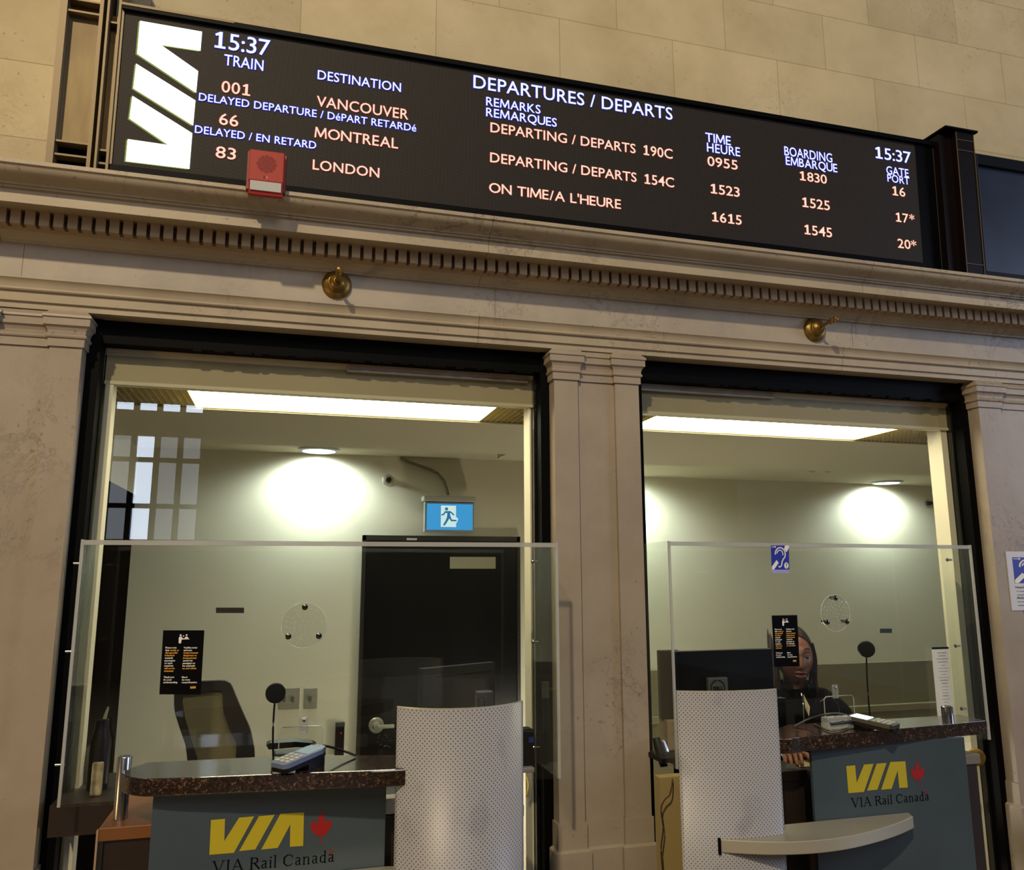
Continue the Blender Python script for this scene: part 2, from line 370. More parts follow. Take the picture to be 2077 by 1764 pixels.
def pilaster(name, x0, x1, g0, g1, zb=0, label=''):
    "two flat strips with a shallow channel between, capital above, base below"
    b = MB()
    def lay(z0, z1, o0, o1=None):
        o1 = o0 if o1 is None else o1
        for (a, c, y, e0, e1) in ((x0, g0, 0, 1, 1 if g0 < g1 else 0), (g0, g1, .014, 0, 0), (g1, x1, 0, 1, 1)):
            if c-a < .001: continue
            sl = e0*o0; sr = e1*o0; tl = e0*o1; tr = e1*o1
            if (a, c) == (g0, g1): sl = sr = tl = tr = 0
            P0 = [(a-sl, y-o0), (c+sr, y-o0), (c+sr, .20), (a-sl, .20)]; P1 = [(a-tl, y-o1), (c+tr, y-o1), (c+tr, .20), (a-tl, .20)]
            v0 = [b.b.verts.new((px, py, z0)) for px, py in P0]; v1 = [b.b.verts.new((px, py, z1)) for px, py in P1]
            b.b.faces.new(v0[::-1]); b.b.faces.new(v1)
            for i in range(4): b.b.faces.new((v0[i], v0[(i+1) % 4], v1[(i+1) % 4], v1[i]))
    lay(.925, 2.372, 0)
    lay(2.370, 2.394, .006)
    for z0, z1, o0, o1 in ((2.394, 2.3965, .007, .0105), (2.3965, 2.401, .0105, .0120), (2.401, 2.4055, .012, .0095), (2.4055, 2.408, .0095, .007),
                           (2.408, 2.418, .0075, .0085), (2.418, 2.426, .0085, .012), (2.426, 2.432, .012, .0175)): lay(z0, z1, o0, o1)
    lay(2.432, 2.455, .0195)
    for z0, z1, o0, o1 in ((2.455, 2.457, .0225, .0235), (2.457, 2.463, .0235, .022), (2.463, 2.469, .022, .017), (2.469, 2.474, .017, .011), (2.474, 2.4795, .011, .008)): lay(z0, z1, o0, o1)
    lay(.845, .925, .005)
    lay(zb, .842, .016); lay(.842, .848, .016, .006)
    o = b.build(name, MARBLE); return struct(o, label)
pilaster('trim_7', .858, 1.176, .945, 1.085, label='marble pilaster with capital between the two ticket windows')
pilaster('trim_8', XL, -.623, -.86, -.71, label='marble pilaster left of the left ticket window')
pilaster('trim_9', 2.677, XR, 2.79, 3.02, label='marble pilaster right of the right ticket window')
# booth shell
struct(MB().box(-1.2, 1.75, 2.2, 2.35, -.0, 2.9).build('wall_back', BOOTHW), 'pale booth wall seen through the left ticket window')
struct(MB().box(1.751, 5.6, 2.75, 2.9, 0, 2.9).build('wall_rear', BOOTHW), 'pale booth wall seen through the right ticket window')
struct(MB().box(1.751, 1.80, 2.203, 2.749, 0, 2.9).build('wall_middle', BOOTHW))
struct(MB().box(5.5, 5.6, .2, 2.9, 0, 2.9).build('wall_right', BOOTHW))
struct(MB().box(-1.2, 5.6, .30, 2.9, 2.405, 2.5).build('ceiling', BOOTHC), 'booth ceiling')
# dropped soffit with slots for the strip lights
b = MB()
zs = 2.295
def soff(x0, x1, yb, s0, s1, y0, y1):
    b.box(x0, s0, .150, yb, zs, 2.404); b.box(s1, x1, .150, yb, zs, 2.404); b.box(s0, s1, .150, y0, zs, 2.404); b.box(s0, s1, y1, yb, zs, 2.404)
soff(-.83, 1.02, 1.25, -.62, .92, .155, .47); soff(1.02, 5.5, 1.42, 1.10, 2.85, .155, .47)
struct(b.build('trim_10', BOOTHC), 'lowered soffit inside the ticket windows')
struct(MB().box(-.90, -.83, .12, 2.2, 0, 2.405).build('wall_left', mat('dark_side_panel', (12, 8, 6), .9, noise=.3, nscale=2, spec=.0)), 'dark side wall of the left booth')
struct(MB().box(-.89, -.8285, .12, 2.2, 2.14, 2.404).build('trim_11', BOOTHW), 'pale strip of wall over the dark side panel')
struct(MB().box(2.2, 5.5, 2.71, 2.752, .0, 1.044).build('baseboard_rear', WAINS), 'olive grey wainscot at the foot of the rear wall')
struct(MB().box(2.2, 5.5, 2.66, 2.72, .700, .742).build('trim_12', mat('wainscot_rail', (136, 128, 96), .5)), 'pale rail on the wainscot')

# window openings: black steel frames, cream lining, header, glass
def window(n, x0, x1, track0, track1, side_l, side_r):
    r = bpy.data.objects.new('window_%d' % n, None); COL.objects.link(r); r.location = (x0, .06, 0); tag(r, ('left', 'right')[n-1]+' ticket window set between marble pilasters', kind='structure')
    b = MB()
    b.box(x0-.01, x0+.037, .055, .115, 0, 2.480); b.box(x1-.032, x1+.01, .055, .115, 0, 2.480); b.box(x0, x1, .062, .115, 2.407, 2.4805)
    # rough ragged lower paint edge of the head
    random.seed(n)
    xx = x0+.3
    while xx < x1-.05:
        w = random.uniform(.02, .07); b.box(xx, xx+w, .0625, .08, 2.4045-random.uniform(0, .004), 2.409); xx += w+random.uniform(.005, .05)
    b.build('steel_frame', BLACKF, r)
    b = MB(); b.box(x0+.030, x0+.040, .105, .165, 1.80, 2.40); b.box(x1-.042, x1-.032, .105, .165, 1.78, 2.40)
    b.box(x0+.030, x0+.040, .105, .165, .0, 1.80); b.box(x1-.042, x1-.032, .105, .165, .0, 1.78)
    b.build('inner_jamb', BLACKG, r)
    b = MB(); b.box(x0+.046, x0+.046+side_l, .122, .175, 0, 2.30); b.box(x1-.044-side_r, x1-.044, .130, .205, 0, 2.30); b.build('side_lining', mat('white_lining_paint', (196, 190, 168), .5), r); b = MB()
    b.box(x0+.04, x1-.04, .115, .14, 2.394, 2.406); b.box(x0+.04, x1-.04, .124, .15, 2.386, 2.395); b.build('lining', CREAM, r)
    MB().box(x0+.042, x1-.042, .125, .148, 2.303, 2.390).build('header_panel', BEIGE, r)
    MB().box(x0+.042, x1-.042, .120, .155, 2.292, 2.303).build('header_lip', CREAM, r)
    b = MB(); b.box(track0, track1, .112, .124, 2.384, 2.401); b.box(track0, track1, .106, .124, 2.378, 2.3835); b.build('sliding_track', mat('grey_track', (150, 140, 128), .5), r)
    b = MB(); b.box(x0+.045, x1-.045, .1155, .1175, 1.10, 2.384); b.build('pane', GLASS, r)
    return r
w1 = window(1, -.623, .858, .16, .795, .022, .006)
w2 = window(2, 1.176, 2.677, 1.23, 1.80, .022, .030)

# hall side behind the photographer: opposite wall with a tall window whose light shows in the panes
b = MB(); wx0, wx1, wz0, wz1 = -3.05, -1.55, 2.30, 4.45
b.box(-6, wx0, -12.2, -12, 0, 7); b.box(wx1, 9, -12.2, -12, 0, 7); b.box(wx0, wx1, -12.2, -12, 0, wz0); b.box(wx0, wx1, -12.2, -12, wz1+.35, 7)
struct(b.build('wall_opposite', mat('hall_wall', (60, 50, 38), .8)), 'hall wall opposite the ticket windows')
r = bpy.data.objects.new('window_3', None); COL.objects.link(r); r.location = (wx0, -12, wz0); tag(r, 'tall gridded hall window mirrored in the glass', kind='structure')
pw = (wx1-wx0)/4
bb = MB(); bd = MB(); fr = MB()
for i in range(4):
    for j, (z0, z1) in enumerate(((wz0+.02, wz0+.55), (wz0+.62, wz0+1.35), (wz0+1.42, wz0+2.10), (wz1+.10, wz1+.24))):
        (bb if (i == 1 or j == 3) else bd).box(wx0+i*pw+.04, wx0+(i+1)*pw-.04, -12.12, -12.10, z0, z1)
for i in range(5): fr.box(wx0+i*pw-.045, wx0+i*pw+.045, -12.11, -12.0, wz0, wz1+.35)
for z in (wz0+.585, wz0+1.385): fr.box(wx0, wx1, -12.11, -12.02, z-.04, z+.04)
fr.box(wx0, wx1, -12.11, -12.02, wz1-.35, wz1+.10)
fr.build('window_frame', mat('dark_window_frame', (30, 26, 22), .6), r)
bb.build('lit_pane', emis('bright_daylight', (.72, .82, 1), 9.0), r); bd.build('dim_pane', emis('pale_daylight', (.70, .76, .85), 1.7), r)

# ------------------------------------------------------------------ departure board
TILT = .0278
BU = Vector((0, -math.sin(TILT), math.cos(TILT))); BX = Vector((1, 0, 0)); BN = Vector((0, -math.cos(TILT), -math.sin(TILT)))
BO = Vector((0, -.100, 2.8405))
def onboard(x, y, lift=0):
    o = BO+BN*lift; d = FWD*FPX+RGT*(x-W/2)-UPV*(y-H/2)
    t = (o-CAM).dot(BN)/d.dot(BN); return CAM+d*t
def buv(x, y):
    p = onboard(x, y)-BO; return p.x, p.dot(BU)
def bpt(u, v, lift=0): return BO+BX*u+BU*v+BN*lift
def bbox_(mb, u0, u1, v0, v1, l0, l1):
    "box in board coordinates; l = lift towards the hall"
    P = [bpt(u, v, l) for l in (l0, l1) for u, v in ((u0, v0), (u1, v0), (u1, v1), (u0, v1))]
    v = [mb.b.verts.new(p) for p in P]
    for f in ((3, 2, 1, 0), (4, 5, 6, 7), (0, 1, 5, 4), (1, 2, 6, 5), (2, 3, 7, 6), (3, 0, 4, 7)): mb.b.faces.new([v[i] for i in f])
uL, vB = buv(228, 331); uR, _ = buv(1862, 400); vT = buv(900, 133)[1]
board = empty('departure_board', (1, -.1, 2.84), 'long black LED departure board with lit train times above the windows', 'departure board')
b = MB(); uR2, _ = buv(1905, 420); vT2 = vT+.020
bbox_(b, uL-.006, uR2, 0, vT2, -.10, -.012)
bbox_(b, uL-.006, uR2, 0, vB-.003, -.012, .002); bbox_(b, uL-.006, uR2, vT+.003, vT2, -.012, .014)
bbox_(b, uR+.004, uR2, vB-.003, vT+.003, -.012, .001)
b.build('casing', mat('black_gloss_casing', (3, 3, 4), .5, spec=.08), board)
b = MB(); bbox_(b, uL, uR+.004, vB-.003, vT+.003, -.012, -.001); b.build('led_screen', LED, board)
b = MB(); bbox_(b, uL-.008, uL-.001, vB-.004, vT2, -.012, .004); bbox_(b, uL-.008, uL+.32, vT+.014, vT2+.002, -.012, .016); b.build('edge_strip', BRFRAME, board)
b = MB()
ul, ut = buv(1882, 300)
bbox_(b, uR2-.012, uR2-.010, .02, vT2-.01, .001, .0025); bbox_(b, uR2-.10, uR2-.010, .02, .022, .001, .0025); b.build('casing_seam', DGREY, board)

TX = [("15:37", 432, 97, 547, 113, 33, 'w'), ("TRAIN", 454, 134, 534, 142, 22, 'w'), ("001", 449, 187, 508.5, 194.6, 23, 'o'),
 ("DELAYED DEPARTURE / D\u00e9PART RETARD\u00e9", 403, 204, 844, 267, 15.5, 'w'), ("66", 444, 253, 483, 256.5, 23, 'o'), ("DELAYED / EN RETARD", 395, 269.7, 641, 302, 15.5, 'w'),
 ("83", 437, 320, 478, 323.5, 23, 'o'), ("DESTINATION", 644, 160.5, 813, 187, 18.5, 'w'), ("VANCOUVER", 642, 216, 828, 242, 21, 'o'), ("MONTREAL", 638, 278, 807, 302, 21, 'o'),
 ("LONDON", 634, 343.5, 769, 360.5, 20, 'o'), ("DEPARTURES / DEPARTS", 960, 178.6, 1364, 243, 26, 'w'), ("REMARKS", 986, 216, 1096, 229, 17.5, 'w'), ("REMARQUES", 986, 237.4, 1129, 256, 17.5, 'w'),
 ("DEPARTING / DEPARTS", 994.6, 268, 1289, 311, 19.5, 'o'), ("190C", 1304, 313.5, 1364, 322.5, 19.5, 'o'), ("DEPARTING / DEPARTS", 994, 328, 1291, 370, 19.5, 'o'), ("154C", 1306, 372, 1367, 380.5, 19.5, 'o'), ("ON TIME/A L'HEURE", 992, 389.5, 1259, 424, 19.5, 'o'),
 ("TIME", 1431, 287.8, 1482, 294, 18, 'w'), ("HEURE", 1434, 308, 1501, 317, 18, 'w'), ("0955", 1435, 336.4, 1496, 344, 19, 'o'), ("1523", 1440, 392, 1500, 399, 19, 'o'), ("1615", 1443, 448.6, 1504, 456, 19, 'o'),
 ("BOARDING", 1591, 316, 1688, 328.6, 18, 'w'), ("EMBARQUE", 1594, 335.4, 1698, 348.5, 17, 'w'), ("1830", 1621, 365, 1677, 373, 18, 'o'), ("1525", 1626, 419.4, 1683, 426.5, 19, 'o'), ("1545", 1630.4, 474, 1687.5, 482, 19, 'o'),
 ("15:37", 1774, 320, 1848, 332, 23, 'w'), ("GATE", 1798, 354, 1843, 358.5, 16, 'w'), ("PORT", 1800, 369, 1844.7, 374, 15, 'w'), ("16", 1809, 395.6, 1836, 399, 18, 'o'), ("17*", 1816, 449, 1855, 454, 18, 'o'), ("20*", 1821, 502, 1859, 507, 18, 'o')]
def led_text(mb, s, org, width, height, grow):
    "lettering laid out character by character; the figure 1 gets a flag and a foot"
    if '1' not in s and 'M' not in s: return add_text(mb, s, org, BX, BU, width, height, bold=grow, spacing=1.02)
    cells = []; tot = 0
    for ch in s:
        if ch == '1': w = .50
        elif ch == 'M': w = .74
        elif ch == ' ': w = .30; cells.append((ch, tot, w)); tot += w; continue
        else:
            me = text_mesh(ch, 0); xs = [v.co.x for v in me.vertices]; w = max(xs)-min(xs); bpy.data.meshes.remove(me)
        cells.append((ch, tot, w)); tot += w+.085
    tot -= .085; sx = width/tot; sz = height/.69
    for ch, x, w in cells:
        if ch == ' ': continue
        if ch == 'M':
            g = grow; P_ = [(-g, -g), (.085+g, -g), (.115+g, .50), (.33, .06-g), (.41, .06-g), (.625-g, .50), (.655-g, -g), (.74+g, -g), (.69+g, .69+g), (.60-g, .69+g), (.37, .215), (.14+g, .69+g), (.05-g, .69+g)]
            mb.b.faces.new([mb.b.verts.new(org+BX*((x+px)*sx)+BU*(pz*sz)) for px, pz in P_])
        elif ch == '1':
            g = grow; P_ = [(.20-g, .10), (.20-g, .545-g), (.09-g, .50-g*.5), (.06-g, .58+g*.4), (.235, .69+g), (.325+g, .69+g), (.325+g, .10), (.325+g, .085+g), (.46+g, .085+g), (.46+g, -g), (.06-g, -g), (.06-g, .085+g), (.20-g, .085+g)]
            mb.b.faces.new([mb.b.verts.new(org+BX*((x+px)*sx)+BU*(pz*sz)) for px, pz in P_])
        else: add_text(mb, ch, org+BX*((x-grow)*sx), BX, BU, (w+2*grow)*sx, height, bold=grow)
def polyb(pts, lift, mb, grow=0):
    q = [Vector((*buv(x/2.94, y/2.94), 0)) for x, y in pts]
    mb.b.faces.new([mb.b.verts.new(bpt(p.x, p.y, lift)) for p in q])
for s, x0, y0, x1, y1, h, c in TX:
    u0, v0 = buv(x0, y0); u1, v1 = buv(x1, y1); vt = buv(x0, y0-h)[1]; hh = vt-v0; vv = (v0+v1)/2
    b = MB(); [led_text(b, s, bpt(u0+dx, vv+dz_, .0003+.00012*k), u1-u0, hh, 0) for k, (dx, dz_) in enumerate(((-.0021, 0), (.0021, 0), (0, .0020), (0, -.0020), (-.0014, .0014), (.0014, -.0014)))]
    # light halo of the letters, painted as shifted copies in a glowing colour
    g = b.build('message_halo', HALOB if c == 'w' else HALOR, board)
    b = MB(); led_text(b, s, bpt(u0, vv, .0012), u1-u0, hh, .006)
    o = b.build('message', LEDW if c == 'w' else LEDO, board); o['label'] = 'lit wording '+s.replace('/', ' ').strip()[:40]
LOGO = [[(835, 125), (1205, 190), (1196, 305), (962, 270), (1182, 425), (1170, 555), (818, 322)], [(812, 380), (1166, 600), (1152, 750), (795, 528)],
        [(790, 572), (1147, 795), (1130, 1008), (750, 962), (762, 830), (1003, 865), (772, 708)]]
b = MB(); [polyb([(x-10, y+4) for x, y in p], .0004, b) for p in LOGO]; b.build('logo_fringe', LEDG, board)
b = MB(); [polyb(p, .0012, b) for p in LOGO]; o = b.build('railway_logo', LEDY, board); o['label'] = 'bright white vertical railway lettermark'

# bronze display case left of the board
case = empty('display_case', (-.75, -.1, 2.84), 'narrow bronze framed glass case left of the departure board', 'display case')
def bp(x, y): return buv(x, y)
zt = .84
cL = bp(108, 180)[0]; 
uA0 = bp(94, 326)[0]; uA1 = bp(109, 329)[0]; uM0 = bp(176, 340)[0]; uM1 = bp(184, 340)[0]; uN1 = bp(198, 340)[0]; uP = bp(216, 330)[0]
b = MB()
bbox_(b, uA0, uA1, 0, zt, -.10, .012); bbox_(b, uM0, uM1, 0, zt, -.08, .012); bbox_(b, uM1+.012, uN1, 0, zt, -.03, .020); bbox_(b, uP, uL-.009, 0, zt, -.10, .010)
vb = bp(115, 286)[1]; vb2 = bp(112, 313)[1]; vt1 = bp(146, 23)[1]; vt2 = bp(146, -1)[1]
for v in (vb, vb2, vt1, vt2): bbox_(b, uA1, uM0, v-.003, v+.003, -.03, .006)
vs = [bp(200, 305)[1], bp(195, 331)[1], bp(232, 48)[1]]
for v in vs: bbox_(b, uN1, uP, v-.003, v+.003, -.03, .006)
b.build('frame', BRFRAME, case)
b = MB(); bbox_(b, uA1, uM0, vb+.003, vt1-.003, -.030, -.020); bbox_(b, uN1, uP, vs[0]+.003, vs[2]-.055, -.030, -.020); b.build('bronze_panel', BRONZE, case)
b = MB(); bbox_(b, uN1, uP, vs[2]-.055, vs[2]+.04, -.035, -.022); bbox_(b, uA1, uM0, vt1+.003, zt, -.04, -.022); b.build('upper_panel', mat('shaded_bronze', (96, 70, 24), .4, metal=.3), case)  # shade in the top cells is put into a darker bronze colour
b = MB(); bbox_(b, uA1, uM0, 0, vb-.003, -.06, -.03); bbox_(b, uN1, uP, 0, vs[0]-.003, -.06, -.03); bbox_(b, uM1, uM1+.012, 0, zt, -.09, -.03); b.build('black_cell', BLACKF, case)
b = MB(); bbox_(b, uA1, uM0, vb+.003, vt1-.003, -.012, -.010); b.build('glass_front', GLASS, case)
# black post and second board on the right
post = empty('black_post', (2.56, -.14, 2.84), 'black metal post with thin bronze seams between the two boards', 'post')
q0 = bp(1912, 538)[0]; q1 = bp(1937, 549)[0]; q2 = bp(1974, 554)[0]
b = MB(); bbox_(b, q1, q2, 0, .632, -.14, .055); bbox_(b, q0-.002, q1, 0, .62, -.14, .03); b.build('post_body', mat('oxblood_black', (12, 5, 4), .5, spec=.15), post)
b = MB(); bbox_(b, q1-.012, q2+.012, .632, .640, -.14, .068); bbox_(b, q0, q1-.012, .632, .640, -.14, .068); b.build('cap_plate', BLACKF, post)
b = MB()
for u in (q1+.002, q2-.002): bbox_(b, u-.0012, u+.0012, 0, .63, .0555, .058)
for v in (.02, .07, .55, .595): bbox_(b, q1, q2, v-.0012, v+.0012, .0555, .058)
b.build('seam', mat('dull_bronze_line', (88, 74, 50), .5), post)
b2 = empty('display_screen', (3.0, -.1, 2.84), 'second board beyond the post, its screen blank and dark blue', 'display screen')
r0 = q2+.03; r1 = bp(1996, 551)[0]; vv0 = bp(1996, 551)[1]; vv1 = bp(1975, 334)[1]
b = MB(); bbox_(b, q2+.001, r0, 0, .585, -.10, .0); bbox_(b, r0, 5.0, 0, vv0, -.10, .012); bbox_(b, r0, 5.0, vv1, vv1+.045, -.10, .012); bbox_(b, r0, r1, vv0, vv1, -.10, .012); bbox_(b, r1, 5.0, vv0, vv1, -.10, -.012)
b.build('casing', mat('black_casing', (4, 4, 5), .5, spec=.15), b2)
b = MB(); bbox_(b, r1, 5.0, vv0, vv1, -.012, -.006); b.build('screen', LEDBLANK, b2)
b = MB(); bbox_(b, r1-.0015, r1+.0005, vv0, vv1+.04, .012, .0135); bbox_(b, r1, 5.0, vv0-.001, vv0+.001, .012, .0135); b.build('seam', DGREY, b2)

# fire alarm
fa = empty('fire_alarm', (-.115, -.2, 2.84), 'square red fire alarm horn with strobe in front of the board', 'fire alarm')
a0 = at(507, 310, Y=-.25).x; a1 = at(578, 316, Y=-.25).x; zt_ = at(507, 305, Y=-.25).z; zb_ = at(507, 392, Y=-.25).z; zg = at(507, 368, Y=-.25).z
MB().box(a0-.007, a1+.006, -.238, -.2205, zb_+.018, zt_+.006, .002).build('mounting_box', mat('dark_red_box', (120, 26, 20), .5), fa)
MB().box(a0, a1, -.262, -.236, zg, zt_, .003).build('housing', RED, fa)
b = MB(); b.prism([(a0+.002, -.262, zg), (a0+.002, -.236, zg), (a0+.002, -.236, zb_), (a0+.002, -.250, zb_)], (a1-a0-.004, 0, 0), None); b.build('strobe_base', mat('deep_red', (150, 24, 16), .5), fa)
b = MB(); b.prism([(a0+.006, -.2635, zg-.001), (a0+.006, -.262, zg-.001), (a0+.006, -.2525, zb_+.010), (a0+.006, -.2575, zb_+.010)], (a1-a0-.012, 0, 0), None)
b.build('strobe_lens', mat('frosted_clear_lens', (190, 192, 190), .2), fa)
b = MB(); cx = (a0+a1)/2; cz = zg+(zt_-zg)*.56
for i in range(-8, 9):
    for j in range(-8, 9):
        if i*i+j*j <= 66: b.box(cx+i*.0034-.0009, cx+i*.0034+.0009, -.2628, -.2618, cz+j*.0034-.0009, cz+j*.0034+.0009)
b.build('sounder_holes', mat('hole_red', (96, 18, 12), .7), fa)
MB().box(cx-.008, cx-.003, -.2630, -.2618, zg+.010, zg+.016).build('emblem', mat('emblem_dark', (80, 10, 8), .6), fa)
MB().box(cx+.001, cx+.004, -.2630, -.2618, zg+.009, zg+.016).build('emblem', mat('emblem_pale', (225, 120, 90), .6), fa)

# brass brackets on the frieze
def bracket(px, py, lab):
    c = at(px, py, Y=0); r = empty('brass_bracket', c, lab, 'wall bracket', 'brass brackets on the frieze'); n = (0, -1, 0)
    o = Vector((c.x, 0, c.z))
    MB().lathe(o, n, [(0, .046), (.004, .048), (.008, .047), (.013, .044), (.019, .036), (.021, .031), (.0245, .0305), (.028, .029), (.030, .024), (.0305, .005)], 48).build('back_plate', BRASS, r, smooth=True)
    MB().lathe(o, n, [(.026, .026), (.032, .0255), (.036, .022), (.040, .016), (.043, .012), (.044, .003)], 40).build('dome', BRASS, r, smooth=True)
    b = MB()
    for i in range(16):
        a = 2*PI*i/16; b.lathe(o+Vector((math.cos(a)*.0135, 0, math.sin(a)*.0135)), n, [(.036, .0005), (.040, .0022), (.0435, .002), (.046, .0004)], 8)
    b.build('beading', BRASS, r, smooth=True)
    d = Vector((0, -1, .03)).normalized()
    MB().lathe(o, d, [(.040, .010), (.046, .0085), (.052, .0065), (.085, .0060), (.092, .0065), (.094, .0095), (.100, .0100), (.103, .0085), (.107, .0105), (.113, .0112), (.119, .0098), (.1225, .0062), (.124, .0088), (.130, .0100), (.136, .0078), (.1385, .003)], 24).build('spindle', BRASS, r, smooth=True)
bracket(683, 578, 'aged brass bracket pointing straight out, above the left ticket window')
bracket(1651, 669, 'aged brass bracket slanting right, above the right ticket window')

# ------------------------------------------------------------------ booth fittings
# strip lights
def strip(name, s0, s1, lit0, lit1, lab):
    r = empty(name, ((s0+s1)/2, .31, 2.30), lab, 'ceiling light')
    b = MB(); b.box(s0, s0+.006, .157, .468, zs+.004, 2.395); b.box(s1-.006, s1, .157, .468, zs+.004, 2.395); b.box(s0, s1, .157, .162, zs+.004, 2.395); b.box(s0, s1, .463, .468, zs+.004, 2.395); b.box(s0, s1, .157, .468, 2.390, 2.395)
    b.build('trough', mat('yellowed_enamel', (120, 110, 78), .4), r)
    gold = mat('gold_louvre', (178, 166, 120), .4, metal=.1)
    for a_, c_ in ((s0+.007, lit0), (lit1, s1-.007)):
        b = MB(); xx = a_
        while xx < c_-.002: b.box(xx, xx+.0015, .163, .462, 2.299, 2.313); xx += .022
        for j in range(11): b.box(a_, c_, .178+j*.026, .1792+j*.026, 2.299, 2.313)
        b.build('louvre', gold, r)
    MB().box(lit0, lit1, .162, .463, 2.303, 2.309).build('lit_diffuser', emis('fluorescent', (1, .90, .64), 15), r)
strip('strip_light', -.62, .92, -.345, .70, 'long bright strip light recessed over the left window')
strip('strip_light', 1.10, 2.85, 1.34, 2.44, 'long bright strip light recessed over the right window')
def downlight(px, py, z, y, lab, vis=True, power=60):
    p = at(px, py, Z=z-.006); p = Vector((p.x, min(p.y, y), z))
    r = empty('downlight', p, lab, 'ceiling light')
    R = .115
    MB().lathe(p, (0, 0, -1), [(-.002, R), (.006, R), (.012, R*.93), (.013, R*.8), (.004, R*.78)], 48).build('rim', mat('white_enamel_rim', (170, 172, 172), .3), r, smooth=True)
    MB().lathe(p, (0, 0, -1), [(.002, R*.78), (.010, R*.74), (.014, R*.4), (.0145, .002)], 40).build('lens', emis('cool_lamp', (.93, 1, .97), 10), r, smooth=True)
    l = bpy.data.lights.new('downlight_lamp', 'SPOT'); l.energy = power; l.color = (.86, 1, .95); l.spot_size = math.radians(168); l.spot_blend = .6; l.shadow_soft_size = .06
    o = bpy.data.objects.new('downlight_lamp', l); COL.objects.link(o); o.location = p+Vector((0, .05, -.03)); o.rotation_euler = (math.radians(10), 0, 0)
    return p
P1 = downlight(646, 918, 2.405, 2.04, 'round downlight glowing on the booth ceiling in the left window')
P2 = downlight(1778, 982, 2.405, 2.59, 'round downlight glowing on the booth ceiling in the right window')
l = bpy.data.lights.new('downlight_lamp', 'SPOT'); l.energy = 60; l.color = (.86, 1, .95); l.spot_size = math.radians(168); l.spot_blend = .6; l.shadow_soft_size = .06
o = bpy.data.objects.new('downlight_lamp', l); COL.objects.link(o); o.location = (2.22, 2.52, 2.37); o.rotation_euler = (math.radians(10), 0, 0)
# sprinklers
def sprinkler(px, py, y, lab, ceil=False):
    c = at(px, py, Y=y) if not ceil else at(px, py, Z=2.405)
    r = empty('sprinkler', c, lab, 'sprinkler'); n = (0, -1, 0) if not ceil else (0, 0, -1)
    MB().lathe(c, n, [(0, .033), (.004, .034), (.008, .028), (.009, .018)], 28).build('escutcheon', ALU, r, smooth=True)
    MB().lathe(c, n, [(.006, .017), (.03, .015), (.034, .006), (.045, .005), (.046, .016), (.048, .016), (.049, .002)], 20).build('head', mat('dark_chrome', (70, 68, 66), .3, metal=1), r, smooth=True)
sprinkler(787, 974, 2.2, 'small round sprinkler head on the wall left of the exit sign')
sprinkler(1880, 1021, 2.75, 'small round sprinkler head on the rear wall at right of the downlight')
c = at(1648, 951, Z=2.29); r = empty('ceiling_sensor', (at(1648, 951, Y=1.44)), 'two small pale sensors below the soffit edge in right window', 'sensor')
for px in (1648, 1679):
    q = at(px, 948, Y=1.47); zq = at(px, 958, Y=1.47).z; MB().lathe((q.x, q.y, 2.405), (0, 0, -1), [(0, .040), (2.405-zq-.028, .040), (2.405-zq-.010, .030), (2.405-zq, .004)], 20).build('sensor_dome', mat('pale_sensor', (150, 144, 120), .5), r, smooth=True)

# exit sign
ex = empty('exit_sign', at(911, 1045, Y=2.08), 'blue lit running man exit sign above the booth door', 'exit sign')
e0 = at(866, 1021, Y=2.08); e1 = at(958, 1075, Y=2.08)
MB().box(e0.x-.012, e1.x+.010, 2.082, 2.13, e1.z-.012, e0.z+.012, .003).build('housing', mat('grey_housing', (150, 150, 142), .5), ex)
MB().box(e0.x-.022, e1.x+.016, 2.06, 2.16, e0.z+.014, e0.z+.046, .006).build('canopy', mat('pale_canopy', (176, 174, 160), .45), ex)
MB().box(e0.x, e1.x, 2.074, 2.081, e1.z, e0.z).build('blue_face', emis('exit_blue', (.06, .36, .74), .95), ex)
ew = e1.x-e0.x; eh = e0.z-e1.z
def epoly(pts, y, mb): mb.b.faces.new([mb.b.verts.new((e0.x+ew*(px-925)/(1240-925), y, e0.z-eh*(py-1288)/(1470-1288))) for px, py in pts])
b = MB(); epoly([(1020, 1300), (1124, 1300), (1124, 1378), (1140, 1392), (1132, 1418), (1126, 1420), (1126, 1450), (1020, 1450)], 2.0735, b); b.build('doorway_symbol', emis('exit_white', (.72, .93, .88), .95), ex)
b = MB()
for poly in ([(1046, 1340), (1082, 1338), (1096, 1346), (1114, 1364), (1106, 1370), (1088, 1352), (1082, 1352), (1086, 1376), (1096, 1398), (1128, 1400), (1128, 1410), (1090, 1410), (1078, 1390), (1066, 1412), (1048, 1440), (1034, 1438), (1054, 1402), (1062, 1380), (1064, 1352), (1052, 1352), (1040, 1368), (1022, 1370), (1022, 1362), (1036, 1358)],):
    epoly(poly, 2.0725, b)
epoly([(1058+11*math.cos(t*PI/6), 1324+12*math.sin(t*PI/6)) for t in range(12)], 2.0725, b)
b.build('running_figure', emis('exit_blue_dark', (.03, .20, .42), .9), ex)
b = MB(); pts = [at(x, y, Y=2.17) for x, y in ((812, 928), (830, 937), (850, 944), (872, 952), (888, 960), (900, 974), (906, 990), (909, 1004))]
b.tube(pts, [.010 if i % 2 else .0085 for i in range(len(pts))], 8); tag(b.build('flexible_conduit', mat('grey_conduit', (118, 112, 88), .6, noise=.3, nscale=90), smooth=True), 'flexible conduit curving down the wall to the exit sign', 'conduit')

